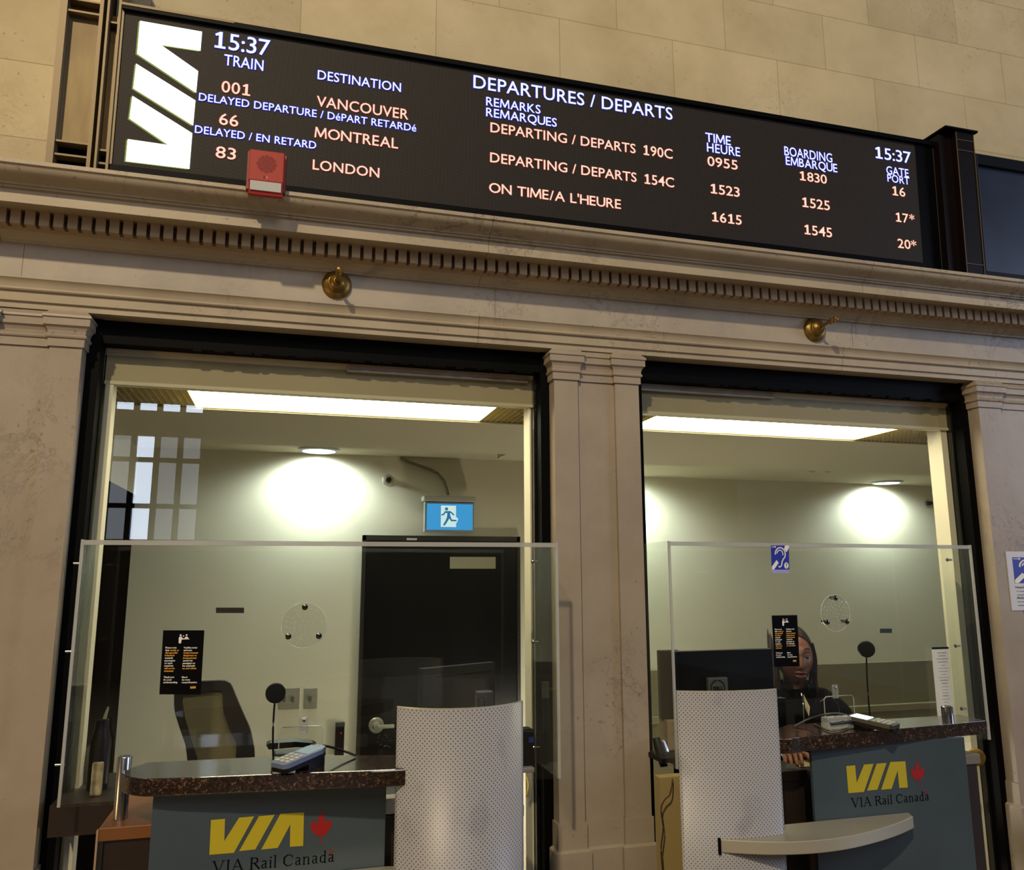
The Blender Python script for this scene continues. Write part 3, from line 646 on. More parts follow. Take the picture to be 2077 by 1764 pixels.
# booth door
dr = bpy.data.objects.new('door_1', None); COL.objects.link(dr); dr.location = (.88, 2.19, 0); tag(dr, 'glossy black booth door', kind='structure')
d0, d1, dz = .405, 1.356, 1.932
b = MB(); b.box(d0, d0+.02, 2.165, 2.199, 0, dz); b.box(d1-.02, d1, 2.165, 2.199, 0, dz); b.box(d0, d1, 2.165, 2.199, dz-.03, dz); b.build('door_frame', mat('dark_door_frame', (30, 24, 18), .4), dr)
MB().box(d0+.02, d1-.02, 2.175, 2.198, .01, dz-.03).build('door_leaf', DOORM, dr)
p0 = at(913, 1129, Y=2.172); p1 = at(1005, 1153, Y=2.172); MB().box(p0.x, p1.x, 2.170, 2.175, p1.z, p0.z).build('blank_plate', mat('beige_plate', (158, 150, 124), .6), dr)
hx = at(764, 1472, Y=2.15)
lk = MB().lathe((hx.x, 2.175, hx.z), (0, -1, 0), [(0, .043), (.006, .043), (.012, .038), (.013, .022), (.045, .018), (.048, .004)], 32).build('lever_rose', SATIN, dr, smooth=True)
MB().box(hx.x, hx.x+.095, 2.118, 2.134, hx.z-.011, hx.z+.009, .004).build('lever_handle', SATIN, dr, smooth=True)
b = MB(); q = at(835, 1094, Y=2.17)
b.box(q.x-.03, q.x+.03, 2.163, 2.168, q.z-.004, q.z+.008); b.build('closer_bracket', mat('pale_bracket', (190, 188, 178), .5), dr)
# scraped paint below the lever
b = MB(); random.seed(3)
for i in range(16):
    q = at(random.uniform(756, 795), random.uniform(1490, 1516), Y=2.174); w = random.uniform(.001, .006); b.box(q.x, q.x+w, 2.1735, 2.1752, q.z, q.z+random.uniform(.001, .004))
b.build('paint_chips', mat('bare_metal_chip', (150, 140, 120), .5), dr)

# switches
def plate(x0, x1, y0, y1, lab, name, toggles):
    a = at(x0, y0, Y=2.19); c = at(x1, y1, Y=2.19); r = empty(name, ((a.x+c.x)/2, 2.19, (a.z+c.z)/2), lab, 'switch plate')
    MB().box(a.x, c.x, 2.192, 2.1995, c.z, a.z, .002).build('plate', SATIN, r)
    for t in toggles:
        q = at(t, (y0+y1)/2, Y=2.19); MB().box(q.x-.007, q.x+.007, 2.180, 2.193, q.z-.015, q.z+.015, .002).build('toggle', mat('grey_toggle', (96, 94, 84), .5), r)
plate(567, 607, 1396, 1437, 'wide steel switch plate behind the left microphone', 'switch_plate', (577, 595))
plate(618, 643, 1396, 1436, 'narrow steel switch plate beside the wider plate', 'switch_plate', (630,))
a = at(681, 1466, Y=2.17); c = at(698, 1520, Y=2.17)
r = empty('card_reader', ((a.x+c.x)/2, 2.18, (a.z+c.z)/2), 'slim black card reader on the wall beside the booth door', 'card reader')
MB().box(a.x, c.x, 2.165, 2.199, c.z-.03, a.z, .003).build('body', mat('reader_brown', (30, 20, 16), .3), r); MB().box(a.x, c.x, 2.162, 2.168, a.z-.02, a.z+.002, .002).build('top_cap', DGREY, r)
MB().box(a.x+.028, a.x+.034, 2.162, 2.166, a.z-.058, a.z-.05).build('indicator', emis('red_led', (.7, .02, .02), .8), r)

# ------------------------------------------------------------------ counters
GZ = 1.23
def smooth_poly(pts, n=8):
    out = []; k = len(pts)
    for i in range(k-1):
        p0 = Vector(pts[max(i-1, 0)]); p1 = Vector(pts[i]); p2 = Vector(pts[i+1]); p3 = Vector(pts[min(i+2, k-1)])
        for j in range(n):
            t = j/n; out.append(tuple(.5*((2*p1)+(-p0+p2)*t+(2*p0-5*p1+4*p2-p3)*t*t+(-p0+3*p1-3*p2+p3)*t**3)))
    out.append(tuple(pts[-1])); return out
front = smooth_poly([(-.372, -.300), (-.362, -.352), (-.325, -.395), (-.27, -.414), (-.076, -.436), (.10, -.456), (.25, -.474), (.34, -.470), (.408, -.446), (.412, -.43)])
def counter(poly, lab):
    b = MB(); b.slab([(x, y) for x, y in poly], GZ-.040, GZ)
    o = b.build('granite_counter', GRANITE); bv = o.modifiers.new('b', 'BEVEL'); bv.width = .004; bv.segments = 2; bv.limit_method = 'ANGLE'
    return tag(o, lab, 'counter')
counter(front+[(.40, -.40), (.33, -.325), (.12, -.265), (-.05, -.235), (-.33, -.222)], 'brown speckled granite counter with rounded left corner, left window')
rf = smooth_poly([(1.372, -.412), (1.42, -.425), (1.50, -.408), (1.80, -.386), (2.173, -.350), (2.21, -.338)])
counter(rf+[(2.215, -.23), (1.55, -.228), (1.45, -.30)], 'brown speckled granite counter with straight end, right window')

def spost(px0, px1, pyt, zb, y, lab):
    a = at(px0, 1560, Y=y); c = at(px1, 1560, Y=y); zt = at((px0+px1)/2, pyt, Y=y).z; R = (c.x-a.x)/2*.96; cx = (a.x+c.x)/2
    b = MB(); b.lathe((cx, y, zb), (0, 0, 1), [(0, R), (zt-zb-.003, R), (zt-zb, R*.92), (zt-zb, R*.75), (zt-zb-.006, R*.72), (zt-zb-.006, .002)], 32)
    return tag(b.build('steel_post', CHROME, smooth=True), lab, 'post')
spost(236, 267, 1533, 1.114, -.285, 'shiny steel post carrying the left granite counter')
p = at(1921, 1440, Y=-.27)
b = MB(); b.lathe((p.x, -.27, GZ), (0, 0, 1), [(0, .018), (.036, .018), (.038, .016), (.038, .012), (.033, .011), (.033, .002)], 28)
tag(b.build('steel_post', CHROME, smooth=True), 'short steel post end rising through the right granite counter', 'post')

# frosted logo panels
def glyphs():
    T, t = .10, .045
    G = {}
    def st(*s): return s
    # strokes: (x0,y0,x1,y1,width) in em units, cap height 1; serifs are short horizontals
    def serif(x, y, w=.16): return (x-w/2-.03, y, x+w/2+.03, y, .035)
    G['V'] = (.86, [(.12, 1, .43, 0, T), (.72, 1, .43, 0, t), serif(.12, .98, .2), serif(.72, .98, .16)])
    G['I'] = (.34, [(.17, 0, .17, 1, T), serif(.17, .98), serif(.17, .02)])
    G['A'] = (.86, [(.12, 0, .42, 1, t), (.42, 1, .74, 0, T), (.24, .36, .60, .36, t), serif(.12, .02, .14), serif(.74, .02, .2)])
    G['R'] = (.74, [(.17, 0, .17, 1, T), serif(.17, .98), serif(.17, .02), (.17, .975, .42, .975, t), (.42, .975, .52, .90, .07), (.54, .90, .55, .62, T), (.53, .60, .42, .52, .07), (.42, .52, .17, .52, t), (.36, .52, .68, .02, T), (.60, .02, .74, .02, .035)])
    G['C'] = (.80, [(.66, .80, .56, .93, .05), (.56, .95, .36, .97, .05), (.36, .97, .18, .80, .08), (.14, .80, .14, .25, T), (.18, .22, .34, .03, .08), (.34, .02, .56, .05, .05), (.56, .05, .70, .20, .05), (.67, .97, .67, .68, .035)])
    G['a'] = (.52, [(.10, .58, .18, .66, .05), (.18, .66, .32, .64, .06), (.36, .62, .36, .10, .085), (.36, .10, .46, .02, .05), (.36, .40, .16, .34, .05), (.14, .32, .12, .10, .085), (.14, .06, .26, .02, .05), (.24, .02, .36, .12, .05)])
    G['i'] = (.30, [(.15, 0, .15, .66, .085), serif(.15, .02, .12), (.04, .64, .15, .64, .035), (.11, .90, .19, .90, .085)])
    G['l'] = (.30, [(.15, 0, .15, 1.04, .085), serif(.15, .02, .12), (.04, 1.02, .15, 1.02, .035)])
    G['n'] = (.60, [(.14, 0, .14, .66, .085), serif(.14, .02, .12), (.04, .64, .14, .64, .035), (.14, .52, .30, .66, .05), (.30, .66, .42, .60, .06), (.44, .56, .44, 0, .085), serif(.44, .02, .12)])
    G['d'] = (.58, [(.42, .0, .42, 1.04, .085), (.32, 1.02, .42, 1.02, .035), (.42, .02, .52, .02, .035), (.42, .62, .26, .66, .05), (.24, .65, .13, .52, .06), (.12, .52, .12, .16, .085), (.13, .14, .24, .02, .06), (.24, .02, .42, .12, .05)])
    return G
GL = glyphs()
LEAF = [(0, 1), (.09, .82), (.18, .87), (.14, .50), (.17, .47), (.33, .65), (.37, .56), (.57, .60), (.50, .41), (.60, .35), (.27, .08), (.31, -.04), (.02, .02), (.035, -.34), (-.035, -.34), (-.02, .02), (-.31, -.04), (-.27, .08), (-.60, .35), (-.50, .41), (-.57, .60), (-.37, .56), (-.33, .65), (-.17, .47), (-.14, .50), (-.18, .87), (-.09, .82)]
def logo_panel(x0, x1, ztop, lx, lz, sc, lab, thick_left=True):
    "lx, lz: lower left corner of the big lettermark; sc its height"
    yp = -.37
    r = empty('logo_panel', ((x0+x1)/2, yp, 0), lab, 'counter panel')
    MB().box(x0, x1, yp, yp+.012, .0, ztop, .001).build('glass_sheet', FROST, r)
    y = yp-.0008
    # lettermark measured off the panel, unit = letter height
    A = at(424.6, 1733, Y=yp); un = at(427.9, 1662.5, Y=yp).z-A.z
    def nrm(pts): return [((at(px, py, Y=yp).x-A.x)/un, (at(px, py, Y=yp).z-A.z)/un) for px, py in pts]
    L1 = [nrm([(427.9, 1662.5), (456.5, 1660), (455, 1705), (485, 1657.6), (515.5, 1655), (474.5, 1729), (424.6, 1733)]), nrm([(525.3, 1654.7), (557, 1652), (518, 1722), (485, 1725.5)]),
          nrm([(569, 1649.5), (616.6, 1647), (615, 1715), (588, 1716.6), (588.8, 1671.6), (563.4, 1719), (529.8, 1722.4)])]
    b = MB()
    for p in L1: b.b.faces.new([b.b.verts.new((lx+u*sc, y, lz+v*sc)) for u, v in p])
    b.build('yellow_lettermark', YEL, r)
    lf = nrm([(650, 1711)])[0]; ls = nrm([(650, 1645)])[0][1]-lf[1]; ls = ls/1.34
    cx = lf[0]; cz = lf[1]+.34*ls
    b = MB(); b.b.faces.new([b.b.verts.new((lx+(cx+px*ls*.80)*sc, y, lz+(cz+pz*ls)*sc)) for px, pz in LEAF]); b.build('maple_leaf', RED2, r)
    # wordmark
    b = MB(); txt = 'VIA Rail Canada'; tot = sum(.42 if c == ' ' else GL[c][0] for c in txt)-.3
    wl = nrm([(430, 1752)])[0]; wr = nrm([(677, 1752)])[0]; s = (wr[0]-wl[0])*sc/tot; ch = .335*sc; px = lx+wl[0]*sc; pz = lz-.20*sc-ch
    for c in txt:
        if c == ' ': px += .30*s; continue
        w, S = GL[c]
        for x_0, z_0, x_1, z_1, wd_ in S:
            dx, dz_ = (x_1-x_0)*s, (z_1-z_0)*ch; ln = math.hypot(dx, dz_) or 1; nx, nz = -dz_/ln*wd_*s/2, dx/ln*wd_*s/2
            ex_, ez_ = dx/ln*wd_*s*.2, dz_/ln*wd_*s*.2
            a_ = (px+x_0*s-ex_, pz+z_0*ch-ez_); b_ = (px+x_1*s+ex_, pz+z_1*ch+ez_)
            b.b.faces.new([b.b.verts.new((q[0]+k*nx, y, q[1]+k*nz)) for q, k in ((a_, 1), (b_, 1), (b_, -1), (a_, -1))])
        px += w*s
    b.build('wordmark', INK, r)
    # tiny flag on the last letter
    b = MB(); fx = lx+(wr[0])*sc-.014; fz = pz+ch*.80
    b.box(fx, fx+.003, y-.0003, y, fz, fz+.007); b.box(fx+.009, fx+.012, y-.0003, y, fz, fz+.007); b.box(fx+.0048, fx+.0072, y-.0003, y, fz+.002, fz+.005); b.build('small_flag', RED2, r)
    return r
A = at(424.6, 1733, Y=-.37); un = at(427.9, 1662.5, Y=-.37).z-A.z
logo_panel(-.289, .266, GZ-.0405, A.x, A.z, un, 'dark frosted glass panel with yellow railway logo, under the left counter')
A2 = at(1720.5, 1608, Y=-.37); un2 = at(1719, 1553, Y=-.37).z-A2.z
logo_panel(1.530, 2.093, GZ-.0405, A2.x, A2.z, un2, 'dark frosted glass panel with yellow railway logo, under the right counter')

# perforated curved screens
def perf_screen(xa, ya, xb, yb, bulge, ztop, lab, side_drop=0):
    n = 28; pts = []
    d = Vector((xb-xa, yb-ya)); nn = Vector((d.y, -d.x)).normalized(); c = d.length
    R = (c*c/4+bulge*bulge)/(2*bulge); th = math.asin(min(1, c/2/R))
    mid = Vector(((xa+xb)/2, (ya+yb)/2)); ctr = mid-nn*(R-bulge); ax = d.normalized()
    for i in range(n+1):
        t = -th+2*th*i/n; pts.append(ctr+ax*math.sin(t)*R+nn*math.cos(t)*R)
    bm = bmesh.new(); uvl = bm.loops.layers.uv.new('UVMap'); s = 0; S = [0]
    for i in range(n): s += (pts[i+1]-pts[i]).length; S.append(s)
    lo = [bm.verts.new((p.x, p.y, 0)) for p in pts]; hi = [bm.verts.new((p.x, p.y, ztop)) for p in pts]
    for i in range(n):
        f = bm.faces.new((lo[i], lo[i+1], hi[i+1], hi[i]))
        for l_, (u, v) in zip(f.loops, ((S[i], 0), (S[i+1], 0), (S[i+1], ztop), (S[i], ztop))): l_[uvl].uv = (u, v)
    me = bpy.data.meshes.new('sheet'); bm.to_mesh(me); bm.free()
    for p in me.polygons: p.use_smooth = True
    me.materials.append(PERF); r = empty('perforated_screen', (mid.x, mid.y, 0), lab, 'screen')
    o = bpy.data.objects.new('perforated_sheet', me); COL.objects.link(o); o.parent = r; o.matrix_parent_inverse = Matrix.Translation(-r.location)
    so = o.modifiers.new('s', 'SOLIDIFY'); so.thickness = .003; so.offset = -1
    b = MB()
    for i in range(n):
        p, q = pts[i], pts[i+1]; nrm = (ctr-p).normalized()*.0034; nr2 = (ctr-q).normalized()*.0034
        b.prism([(p.x, p.y, ztop), (q.x, q.y, ztop), (q.x+nr2.x, q.y+nr2.y, ztop), (p.x+nrm.x, p.y+nrm.y, ztop)], (0, 0, .0025), None)
    b.build('top_edge', ALU, r)
    return r, pts
q0_ = at(805, 1432, Z=1.373); q1_ = at(1060, 1422, Z=1.373)
s1, pts1 = perf_screen(.278, -.452, .609, -.452, .078, 1.373, 'curved white perforated metal screen right of the left counter')
s2, pts2 = perf_screen(1.078, -.402, 1.374, -.447, .024, 1.373, 'curved white perforated metal screen left of the right counter')

# curved aluminium shelves
def shelf(poly, z, lab):
    b = MB(); b.slab(poly, z-.034, z); o = b.build('aluminium_shelf', ALU); bv = o.modifiers.new('b', 'BEVEL'); bv.width = .002; bv.limit_method = 'ANGLE'
    return tag(o, lab, 'shelf')
ZS = .984
SP = [at(px, py, Z=ZS) for px, py in ((1461, 1702), (1509.5, 1705), (1562, 1706.8), (1618, 1706), (1674, 1702), (1730, 1693.7), (1786, 1680), (1824, 1667.5), (1852, 1655))]
sf = smooth_poly([(p.x, p.y) for p in SP], 6)

shelf(sf+[(1.858, -.3715), (1.53, -.3715), (1.42, -.372), (1.30, -.41), (sf[0][0], sf[0][1]+.03)], ZS, 'curved aluminium shelf crossing the screen and the right logo panel')
zL = at(1028, 1753, Y=-.492).z-.016; xR = at(1028, 1753, Y=-.492).x
shelf([(xR-(x-sf[0][0]), y) for x, y in sf]+[(xR-.70, -.3715), (.27, -.3715), (.40, -.40), (xR-.05, -.42), (xR, sf[0][1]+.03)], zL, 'curved aluminium shelf at the lower edge, crossing the left screen')
b = MB(); b.box(sf[0][0]-.006, sf[0][0]-.0005, sf[0][1]-.004, sf[0][1]+.02, ZS-.038, ZS+.004); tag(b.build('slot_edge', BLACKF), 'black slot edge at the blunt end of the right shelf', 'slot trim')
# desks
def desk(x0, x1, y0, y1, zt, lab, name='desk', topm=WOOD):
    r = empty(name, ((x0+x1)/2, y1, 0), lab, 'desk')
    MB().box(x0, x1, y0, y1, zt-.030, zt, .002).build('desktop', topm, r)
    MB().box(x0+.012, x1-.01, y0+.008, y0+.03, 0, zt-.030).build('front_board', DARKB, r)
    MB().box(x0, x0+.012, y0+.001, y1-.1, 0, zt-.030).build('end_board', mat('dark_end', (18, 12, 9), .5), r)
    MB().box(x0-.004, x0+.0005, y0-.002, y0+.010, 0, zt-.004).build('edge_trim', mat('pale_trim', (150, 126, 98), .4), r)
    return r
desk(-.406, -.20, -.352, .04, 1.114, 'orange brown wooden desk end left of the left logo panel')
desk(.20, .645, -.335, .36, 1.085, 'black fronted desk behind the left perforated screen', topm=DARKB)
desk(1.26, 1.565, -.295, .10, 1.108, 'dark desk behind the right perforated screen', topm=DARKB)
desk(1.575, 2.05, at(1610, 1564, Z=1.035).y, .12, 1.035, 'lower dark desk in front of the clerk', topm=DARKB)
desk(2.10, at(1988, 1530, Y=-.30).x, -.30, .0, at(1975, 1530, Y=-.30).z, 'low dark cabinet right of the right logo panel', topm=mat('grey_cabinet_top', (110, 104, 92), .5))
tag(MB().box(-.585, -.42, -.05, .30, 1.02, 1.10).build('side_shelf', DARKB), 'dark shelf in the left corner of the left window', 'shelf')

# brass grommet by right cabinet
p = at(1980, 1535, Y=-.10); r = empty('brass_ring', p, 'round brass ring beside the low dark cabinet', 'brass fitting')
b = MB(); n = 32
b.lathe((p.x, p.y, p.z), (-.5, -1, 0), [(0, .030), (.004, .030), (.006, .026), (.006, .004)], n); b.build('ring', BRASS, r, smooth=True)

# ------------------------------------------------------------------ acrylic shields
def shield(xa, ya, xb, yb, zb, zt, wl, wr, lab, screws):
    r = empty('acrylic_shield', ((xa+xb)/2, (ya+yb)/2, zb), lab, 'acrylic shield', 'clear shields in front of the ticket windows')
    T = .008
    d = Vector((xb-xa, yb-ya, 0)).normalized(); n = Vector((d.y, -d.x, 0))
    def pt(s, l, z): v = Vector((xa, ya, 0))+d*s+n*l; return (v.x, v.y, z)
    Ln = math.hypot(xb-xa, yb-ya)
    b = MB(); b.prism([pt(0, 0, zb), pt(Ln, 0, zb), pt(Ln, 0, zt), pt(0, 0, zt)], -n*T, None); b.build('front_sheet', CLEAR, r)
    b = MB(); b.prism([pt(0, .0006, zt-.0145), pt(Ln, .0006, zt-.0145), pt(Ln, .0006, zt-.0015), pt(0, .0006, zt-.0015)], -n*(T+.0012), None); b.build('top_band', CLEAREDGE, r)
    for (x, y, w, nm) in ((xa, ya, wl, 'side_sheet'), (xb, yb, wr, 'side_sheet')):
        if w: MB().box(x-T/2, x+T/2, y+T, w, zb, zt).build(nm, CLEARS, r)
    for (x, y) in ((xa, ya), (xb, yb)): MB().box(x-.0035, x+.0035, y-.0015, y+.006, zb, zt).build('corner_edge', CLEAREDGE, r)
    for (x, y, z) in screws:
        MB().lathe((x, y, z), (-1 if x > .5*(xa+xb) else 1, 0, 0), [(-.02, .0035), (0, .0035), (0, .007), (.003, .006), (.004, .002)], 14).build('standoff_screw', CHROME, r, smooth=True)
    return r, pt, n, d
Z1, Z2 = 1.112, 1.797
sh1, pt1, n1, dd1 = shield(-.545, -.134, .790, -.210, 1.1145, 1.799, .055, .052, 'clear acrylic shield with side sheets at the left window', [(-.552, -.09, z) for z in (1.735, 1.50, 1.21)]+[(.784, .03, z) for z in (1.745, 1.485, 1.155)])
sh2, pt2, n2_, dd2 = shield(1.184, -.180, 2.475, -.090, 1.1095, 1.808, .052, .052, 'clear acrylic shield with side sheets at the right window', [(2.469, .02, z) for z in (1.755, 1.43, 1.20)])
def onshield(pt, xa, ya, n, px, py, lift):
    o = Vector((xa, ya, 0))+n*lift; d = FWD*FPX+RGT*(px-W/2)-UPV*(py-H/2); return CAM+d*((o-CAM).dot(n)/d.dot(n))
on1 = lambda x, y, l=.001: onshield(pt1, -.545, -.134, n1, x, y, l)
on2 = lambda x, y, l=.001: onshield(pt2, 1.184, -.180, n2_, x, y, l)
# speak-through discs
HOLE = clear('drilled_rim', (.88, .89, .86), 1.5, .15, film=.5)
def disc(on, n, px, py, rad, lab):
    c = on(px, py, .018); r = empty('speak_through_disc', c, lab, 'speak-through disc', 'drilled clear discs on the shields')
    MB().lathe(c, n, [(0, rad), (.004, rad)], 56).build('clear_disc', CLEAR, r)
    b = MB()
    for i in range(56):
        a, a2 = 2*PI*i/56, 2*PI*(i+1)/56
    u = n.cross(Vector((0, 0, 1))).normalized(); v = Vector((0, 0, 1))
    ring = [c+n*.002+(u*math.cos(2*PI*i/56)+v*math.sin(2*PI*i/56))*rad for i in range(57)]
    MB().tube(ring, .0012, 6).build('disc_rim', HOLE, r, smooth=True)
    b = MB(); cnt = 0
    for k, m_ in ((0, 1), (.22, 6), (.42, 11), (.62, 16), (.80, 22)):
        for i in range(m_):
            a = 2*PI*i/m_+k; q = c+n*.003+(u*math.cos(a)+v*math.sin(a))*rad*k
            b.tube([q+(u*math.cos(t*PI/4)+v*math.sin(t*PI/4))*.0038 for t in range(9)], .0006, 4, cap=False)
    b.build('drilled_holes', HOLE, r)
    for a in (90, 215, -35):
        q = c+(u*math.cos(math.radians(a))+v*math.sin(math.radians(a)))*rad*.82
        MB().lathe(q, n, [(-.018, .006), (.002, .006), (.006, .0085), (.009, .0085), (.011, .005)], 18).build('bolt', mat('dark_chrome_bolt', (96, 92, 82), .2, metal=1), r, smooth=True)
disc(on1, n1, 617, 1268, .0615, 'clear drilled disc with three bolts on the left shield')
disc(on2, n2_, 1694, 1243, .0615, 'clear drilled disc with three bolts on the right shield')
# finger pulls and pass-through doors
def passdoor(on, n, x0, x1, y0, y1, px, py, lab):
    a = on(x0, y0, .012); c = on(x1, y0, .012); e = on(x0, y1, .012); r = empty('pass_through_door', e, lab, 'acrylic door', 'small clear doors in the shields')
    zt = a.z; zb = GZ+.001; A_ = Vector((a.x, a.y, 0)); C_ = Vector((c.x, c.y, 0)); d = (C_-A_).normalized(); w = (C_-A_).length
    def pp(s, z): v = A_+d*s; return (v.x, v.y, z)
    b = MB(); b.prism([pp(0, zb), pp(w, zb), pp(w, zt-.008), pp(w-.008, zt), pp(.008, zt), pp(0, zt-.008)], n*.005, None); b.build('clear_sheet', CLEAR, r)
    b = MB(); b.tube([pp(0, zb), pp(0, zt-.008), pp(.008, zt), pp(w-.008, zt), pp(w, zt-.008), pp(w, zb)], .0016, 6); b.build('sheet_edge', clear('bright_edge', (.85, .86, .85), 1.5, .1, film=.35), r, smooth=True)
    q = on(px, py, .016)
    MB().box(q.x-.012, q.x+.012, q.y-.003, q.y+.002, q.z-.022, q.z+.022, .004).build('finger_pull', clear('pull', (.8, .82, .82), 1.2, .1, film=.15), r)
    MB().lathe(q+Vector((0, 0, .012)), n, [(0, .004), (.004, .0045), (.005, .002)], 12).build('pull_screw', CHROME, r, smooth=True)
passdoor(on1, n1, 567, 656, 1475, 1530, 616, 1470, 'small clear pass-through door above the left card terminal')
passdoor(on2, n2_, 1671, 1731, 1413, 1475, 1694, 1402, 'small clear pass-through door above the right counter')

# ------------------------------------------------------------------ signs
def sheet(on, pts, lift, t=.0006):
    return [on(x, y, lift) for x, y in pts]
def notice(on, n, corners, lab):
    "corners tl tr br bl in photo pixels on the shield"
    P = [on(x, y, .0015) for x, y in corners]
    r = empty('notice_sign', sum(P, Vector())/4, lab, 'notice', 'black courtesy notices on the shields')
    b = MB(); b.prism(P, -n*.0008, None); b.build('card', CARDB, r)
    tl, tr, br, bl = [p+n*.0006 for p in P]
    def uvp(u, v):  # u right 0..1, v down 0..1
        return (tl*(1-u)+tr*u)*(1-v)+(bl*(1-u)+br*u)*v
    ux = (tr-tl); w = ux.length; ux = ux/w; h = (tl-bl).length; uz = (tl-bl)/h
    EN = [('Please note', 'w'), ('that ', 'w', 'unsafe or', 'y'), ('disrespectful', 'y'), ('behaviour', 'y'), ('towards', 'w'), ('passengers', 'w'), ('or crew', 'w'), ('members', 'w'), ('will not be', 'y'), ('tolerated.', 'y'), None, ('Thank you', 'w'), ('for your', 'w'), ('understanding.', 'w')]
    FR = [('Veuillez noter', 'w'), ("qu'aucun", 'w'), ('comportement', 'y'), ('dangereux ou', 'y'), ('irrespectueux', 'y'), ('envers les', 'w'), ('passagers ou', 'w'), ('les employ\u00e9s', 'w'), ('ne sera tol\u00e9r\u00e9.', 'y'), None, None, ('Merci', 'w'), ('de votre', 'w'), ('compr\u00e9hension.', 'w')]
    bw = MB(); by = MB(); th = h*.0255
    for colx, LN in ((.08, EN), (.52, FR)):
        for i, ln in enumerate(LN):
            if not ln: continue
            v = .285+i*.0405+(.015 if i > 9 else 0); px = colx
            for k in range(0, len(ln), 2):
                o = uvp(px, v)
                ww = add_text(bw if ln[k+1] == 'w' else by, ln[k].strip(), o, ux, uz, None, th, bold=.035, res=1)
                px += (ww+w*.02)/w
    # pictogram: clerk and customer at a counter
    def pic(pts): bw.b.faces.new([bw.b.verts.new(uvp(x, y)) for x, y in pts])
    def circ(cx, cy, rr): pic([(cx+rr*math.cos(t*PI/5), cy+rr*w/h*math.sin(t*PI/5)) for t in range(10)])
    circ(.43, .078, .024); circ(.575, .075, .022); circ(.50, .09, .016)
    pic([(.385, .14), (.40, .10), (.46, .10), (.48, .125), (.62, .128), (.66, .14), (.46, .145), (.45, .205), (.395, .205), (.39, .145)])
    pic([(.53, .128), (.545, .102), (.605, .102), (.625, .128)])
    bw.build('white_print', WHITEI, r)
    for i, pl in enumerate([[(0, 0), (.2, 0), (.2, .6), (.42, 0), (.62, 0), (.33, 1), (0, 1)], [(.68, 0), (.90, 0), (.62, 1), (.40, 1)], [(.98, 0), (1.3, 0), (1.3, 1), (1.1, 1), (1.1, .4), (.88, 1), (.68, 1)]]):
        by.b.faces.new([by.b.verts.new(uvp(.74+x*.10, .875+y*.034)) for x, y in pl])
    by.build('amber_print', YELI, r)
    return r
notice(on1, n1, [(331, 1278), (414.5, 1278), (407, 1408), (323, 1408)], 'black notice with white and amber print, stuck on the left shield')
notice(on2, n2_, [(1565.5, 1248), (1617, 1247), (1622, 1351), (1571, 1352)], 'black notice with white and amber print, covering half of the clerk')

def ear_sign(tl, tr, br, bl, n, name, parent, lab=None, with_t=True):
    def uvp(u, v, l=0): return (tl*(1-u)+tr*u)*(1-v)+(bl*(1-u)+br*u)*v+n*l
    b = MB(); b.prism([tl, tr, br, bl], -n*.0006, None); b.build('blue_field', BLUEI, parent)
    b = MB()
    def stroke(pts, wd_):
        for i in range(len(pts)-1):
            (x0, y0), (x1, y1) = pts[i], pts[i+1]; dx, dy = x1-x0, (y1-y0)*1.3; L_ = math.hypot(dx, dy) or 1
            nx, ny = -dy/L_*wd_/2, dx/L_*wd_/2/1.3
            b.b.faces.new([b.b.verts.new(uvp(px, py, .0006)) for px, py in ((x0+nx, y0+ny), (x1+nx, y1+ny), (x1-nx, y1-ny), (x0-nx, y0-ny))])
    arc = [(.50+.28*math.cos(t), .36-.27*math.sin(t)) for t in [PI*1.02-i*PI*1.22/14 for i in range(15)]]
    stroke(arc+[(.66, .56), (.58, .70), (.56, .82), (.46, .90), (.38, .86)], .065)
    stroke([(.48+.17*math.cos(t), .36-.165*math.sin(t)) for t in [PI*.95-i*PI*1.05/12 for i in range(13)]], .05)
    b.b.faces.new([b.b.verts.new(uvp(x, y, .0006)) for x, y in ((.0, .88), (.28, .60), (.40, .72), (.12, 1.0), (0, 1.0))])
    b.b.faces.new([b.b.verts.new(uvp(x, y, .0006)) for x, y in ((.78, 0), (1, 0), (1, .10), (.86, .28), (.72, .14))])
    stroke([(.02, .06), (.26, .06)], .03); stroke([(.20, .02), (.27, .06), (.20, .10)], .025)
    if with_t: b.b.faces.new([b.b.verts.new(uvp(.83+.13*math.cos(t*PI/6), .83+.13*math.sin(t*PI/6), .0006)) for t in range(12)])
    b.build('ear_symbol', WHITEI, parent)
    if with_t:
        b = MB(); o = uvp(.79, .90, .0010); w = (tr-tl).length; add_text(b, 'T', o, (tr-tl).normalized(), (tl-bl).normalized(), w*.10, (tl-bl).length*.14, bold=.03); b.build('letter_t', BLUEI, parent)
P = [on2(x, y, .0015) for x, y in ((1563.5, 1106), (1600, 1106), (1601, 1155), (1565.5, 1155))]
r = empty('hearing_sign', sum(P, Vector())/4, 'blue hearing loop sticker on the right shield', 'sign')
ear_sign(*P, n2_, 'x', r)
P2_ = [on2(x, y, .0015) for x, y in ((1565.5, 1155), (1601, 1155), (1600.5, 1162), (1566, 1162))]
b = MB(); b.prism(P2_, -n2_*.0006, None); b.build('caption_strip', mat('lilac_strip', (150, 150, 205), .5), r)
